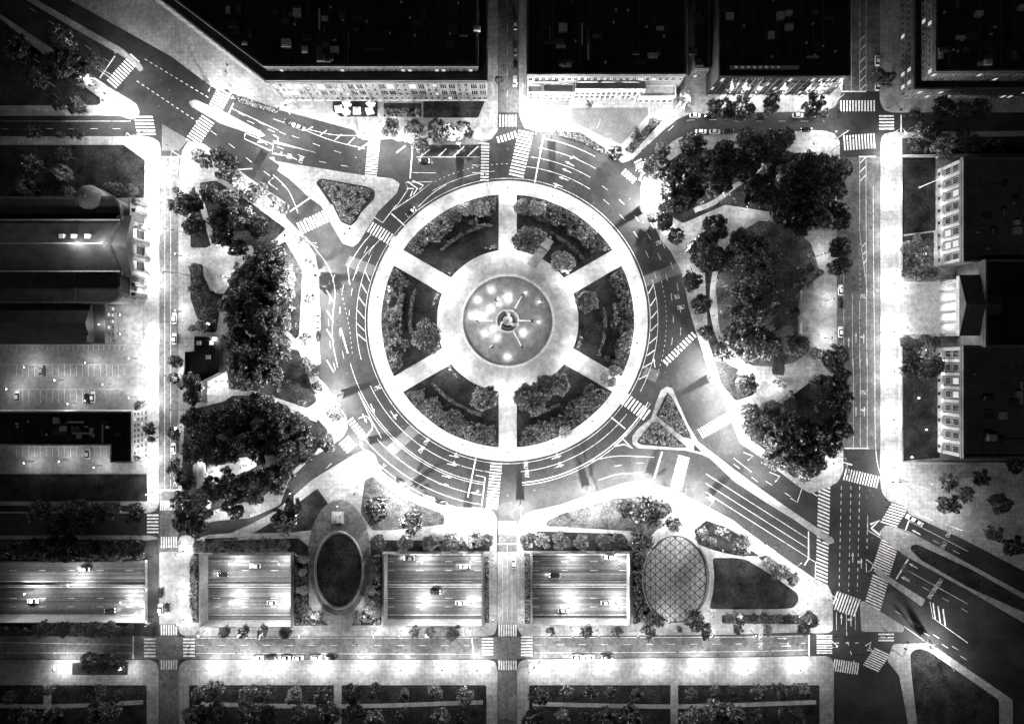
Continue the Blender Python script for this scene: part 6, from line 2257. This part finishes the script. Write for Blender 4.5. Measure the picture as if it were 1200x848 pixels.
# garden wall and gate piers before the museum
for y0, y1 in ((183, 326), (397, 541)):
    member('gw', prism('garden_wall', G([(1053, y0), (1055.5, y0), (1055.5, y1), (1053, y1)]), 0.05, 1.1, 'stone_pale'), 1054, y0)
name_family('gw', 'pale low garden wall between the right pavement and the museum lawn', 'wall', 'museum garden walls', 'y')
tag(prism('boundary_wall', G([(1058, 541), (1200, 541), (1200, 543.5), (1058, 543.5)]), 0.05, 1.2, 'stone_pale'), 'pale low wall along the lower edge of the museum lawn', 'wall')
tag(prism('boundary_wall', G([(1057, 182.5), (1200, 181), (1200, 183.4), (1057, 185)]), 0.05, 1.2, 'stone_pale'), 'pale lit low wall along the upper edge of the museum lawn', 'wall')
# entrance balustrades of the museum plaza
for y in (331.5, 390.5):
    member('bal', prism('balustrade', G([(1056, y - 1.3), (1095, y - 1.3), (1095, y + 1.3), (1056, y + 1.3)]), 0.05, 1.3, 'stone_pale'), 1070, y)
name_family('bal', 'pale stone balustrade beside the museum entrance plaza', 'balustrade', 'museum balustrades', 'y')

# flagpole on the museum lawn
fp = empty('flagpole', (*W((1077, 220)), 0.17))
V, F = [], []
tube_data(V, F, (0, 0, 0), (0, 0, 14), 0.14, 0.06, 8)
mesh_obj('pole', V, F, 'white', fp)
V, F = [], []
lathe_data(V, F, [(0.5, 0), (0.5, 0.4), (0.2, 0.5)], 12)
mesh_obj('footing', V, F, 'stone_pale', fp)
tag(fp, 'tall white flagpole on the lawn before the upper museum wing', 'flagpole')

# ================================================================== VEHICLES
def car_body(V, F):
    # stations along the length: (x, half width, bottom, shoulder)
    st = [(-2.2, 0.66, 0.42, 0.72), (-2.08, 0.80, 0.30, 0.86), (-1.3, 0.88, 0.26, 0.92), (0.0, 0.90, 0.26, 0.92), (1.1, 0.88, 0.26, 0.88), (1.9, 0.82, 0.30, 0.78), (2.2, 0.62, 0.42, 0.62)]
    b = len(V)
    for x, w, z0, z1 in st:
        V.extend([(x, -w * 0.94, z0), (x, -w, (z0 + z1) / 2), (x, -w * 0.93, z1), (x, 0, z1 + 0.04), (x, w * 0.93, z1), (x, w, (z0 + z1) / 2), (x, w * 0.94, z0)])
    for i in range(len(st) - 1):
        for j in range(6):
            k = b + 7 * i + j
            F.append((k, k + 7, k + 8, k + 1))
    F.append(tuple(b + j for j in range(7)))
    F.append(tuple(b + 7 * (len(st) - 1) + j for j in range(7))[::-1])


def car_roof(V, F):
    b = len(V)
    for x, w, z in ((-1.05, 0.60, 1.40), (-0.6, 0.66, 1.46), (0.2, 0.66, 1.46), (0.5, 0.62, 1.41)):
        V.extend([(x, -w, z), (x, 0, z + 0.04), (x, w, z)])
    for i in range(3):
        for j in range(2):
            k = b + 3 * i + j
            F.append((k, k + 3, k + 4, k + 1))


def car_glass(V, F):
    lo = [(-1.75, 0.74, 0.93), (-0.6, 0.82, 0.94), (0.3, 0.82, 0.94), (1.15, 0.74, 0.90)]
    hi = [(-1.05, 0.60, 1.395), (-0.6, 0.655, 1.455), (0.2, 0.655, 1.455), (0.5, 0.61, 1.405)]
    b = len(V)
    for (x, w, z), (x2, w2, z2) in zip(lo, hi):
        V.extend([(x, -w, z), (x2, -w2, z2), (x2, w2, z2), (x, w, z)])
    for i in range(3):
        k = b + 4 * i
        F.append((k, k + 4, k + 5, k + 1))
        F.append((k + 2, k + 6, k + 7, k + 3))
    F.append((b, b + 1, b + 2, b + 3))
    k = b + 12
    F.append((k + 3, k + 2, k + 1, k))


def wheel_b(V, F):
    tube_data(V, F, (0, -0.1, 0), (0, 0.1, 0), 0.32, 0.32, 14)


def rim_b(V, F):
    tube_data(V, F, (0, -0.11, 0), (0, 0.11, 0), 0.19, 0.19, 10)


def bits(x, y, w):
    def f(V, F):
        box_data(V, F, x - 0.06, x + 0.06, y - w, y + w, 0.58, 0.72)
    return f


CARM = {c: (mesh_only('body', car_body, c, smooth=False), mesh_only('roof', car_roof, c)) for c in ('car_white', 'car_black', 'car_grey', 'car_silver')}
CGL = mesh_only('windows', car_glass, 'window_glass')
CWH, CRM = mesh_only('wheel', wheel_b, 'rubber'), mesh_only('rim', rim_b, 'metal_grey')
CHL = {l: mesh_only('headlight', bits(2.1, 0, 0.16), 'head_glow' if l else 'white') for l in (0, 1)}
CTL = {l: mesh_only('taillight', bits(-2.14, 0, 0.16), 'tail_glow' if l else 'metal_grey') for l in (0, 1)}


def car(fam, p, ang, colr, lit=0, z=0.0, scale=1.0):
    xx, yy = W(p, z)
    e = empty('parked_car' if not lit else 'car', (xx, yy, z), rad(ang))
    e.scale = (scale, scale, scale)
    link('body', CARM[colr][0], e)
    link('roof', CARM[colr][1], e)
    link('windows', CGL, e)
    for x in (-1.35, 1.35):
        for y in (-0.78, 0.78):
            w = link('wheel', CWH, e)
            w.location = (x, y, 0.32)
            r_ = link('rim', CRM, w)
    for y in (-0.56, 0.56):
        h = link('headlight', CHL[lit], e)
        h.location = (0, y, 0)
        h = link('taillight', CTL[lit], e)
        h.location = (0, y, 0.12)
    if lit:
        light(e, (3.2, 0, 0.7), 40, 0.1)
    member(fam, e, *p)


CARW = {'car_white': 'white', 'car_black': 'black', 'car_grey': 'dark grey', 'car_silver': 'silver'}
CARS = {
    'left street': [((205.5, 373), 90, 'car_white', 0), ((205.5, 397), 90, 'car_white', 0), ((204.5, 525), 90, 'car_white', 0)],
    'church car park': [((103, 467), 90, 'car_black', 0), ((110, 465), 90, 'car_white', 0), ((104, 531), 90, 'car_silver', 0), ((22, 464), 90, 'car_silver', 0), ((50, 434), 90, 'car_grey', 0)],
    'upper ring road': [((340, 145), -25, 'car_black', 1), ((352, 150), -22, 'car_grey', 0), ((497, 189), 0, 'car_black', 1), ((482, 249), 40, 'car_black', 1)],
    'left ring kerb': [((373.5, 366), 90, 'car_white', 0), ((373.5, 380), 90, 'car_silver', 0), ((373.5, 394), 90, 'car_black', 0)],
    'street above the right park': [((814, 136), 0, 'car_white', 0), ((829, 136.5), 0, 'car_black', 0), ((821, 155), 0, 'car_white', 0), ((837, 155), 0, 'car_silver', 0), ((853, 154.5), 0, 'car_black', 0), ((891, 136), 0, 'car_black', 0), ((934, 136), 0, 'car_silver', 0), ((948, 136), 0, 'car_black', 0), ((944, 153), 0, 'car_black', 1), ((1071, 133.5), 0, 'car_black', 0)],
    'middle street at the top': [((603.5, 96), 90, 'car_white', 0), ((604, 78), 90, 'car_black', 0), ((604, 60), 90, 'car_grey', 0), ((604, 30), 90, 'car_silver', 0)],
    'right street': [((1027, 72), 90, 'car_white', 0), ((1027, 101), 90, 'car_silver', 0), ((984, 340), 90, 'car_white', 0), ((984, 355), 90, 'car_black', 0), ((984, 389), 90, 'car_white', 0)],
    'lower ring kerb': [((470, 564), -38, 'car_black', 0), ((503, 583), -18, 'car_white', 0), ((518, 588), -14, 'car_black', 0)],
    'bridges over the highway': [((602, 659), 90, 'car_white', 0), ((189, 693), 90, 'car_black', 0), ((189, 713), 90, 'car_white', 0), ((197, 711), -90, 'car_black', 1)],
    'bottom avenue': [((676, 768.5), 0, 'car_white', 0), ((690, 768.5), 0, 'car_white', 0), ((711, 768), 0, 'car_black', 0), ((303, 769.5), 0, 'car_white', 0), ((319, 769), 0, 'car_black', 0), ((335, 769.5), 0, 'car_silver', 0), ((350, 769.5), 0, 'car_white', 0), ((371, 769), 0, 'car_silver', 0), ((388, 769), 0, 'car_black', 0)],
    'lower right crossing': [((1067, 607), 150, 'car_white', 1), ((1074, 611), 150, 'car_silver', 1)],
}
for place, L in CARS.items():
    for p, a, c, l in L:
        car((place, c), p, a, c, l)
HWY = [((300, 662), 180, 'car_white'), ((262, 672), 180, 'car_black'), ((320, 705), 0, 'car_silver'), ((545, 663), 180, 'car_silver'), ((480, 653), 180, 'car_grey'), ((510, 693), 0, 'car_black'), ((540, 705), 0, 'car_white'), ((650, 673), 180, 'car_black'), ((715, 652), 180, 'car_white'), ((710, 705), 0, 'car_silver'), ((660, 714), 0, 'car_grey'), ((100, 666), 180, 'car_white'), ((130, 714), 0, 'car_black'), ((40, 703), 0, 'car_silver')]
for p, a, c in HWY:
    car(('sunken highway', c), p, a, c, 1, DEEP)
for (place, c) in list(FAM):
    n = len(FAM[(place, c)])
    name_family((place, c), '%s car on the %s' % (CARW[c], place), 'car', 'cars on the ' + place, 'y' if place in ('left street', 'right street', 'left ring kerb', 'middle street at the top') else 'x')
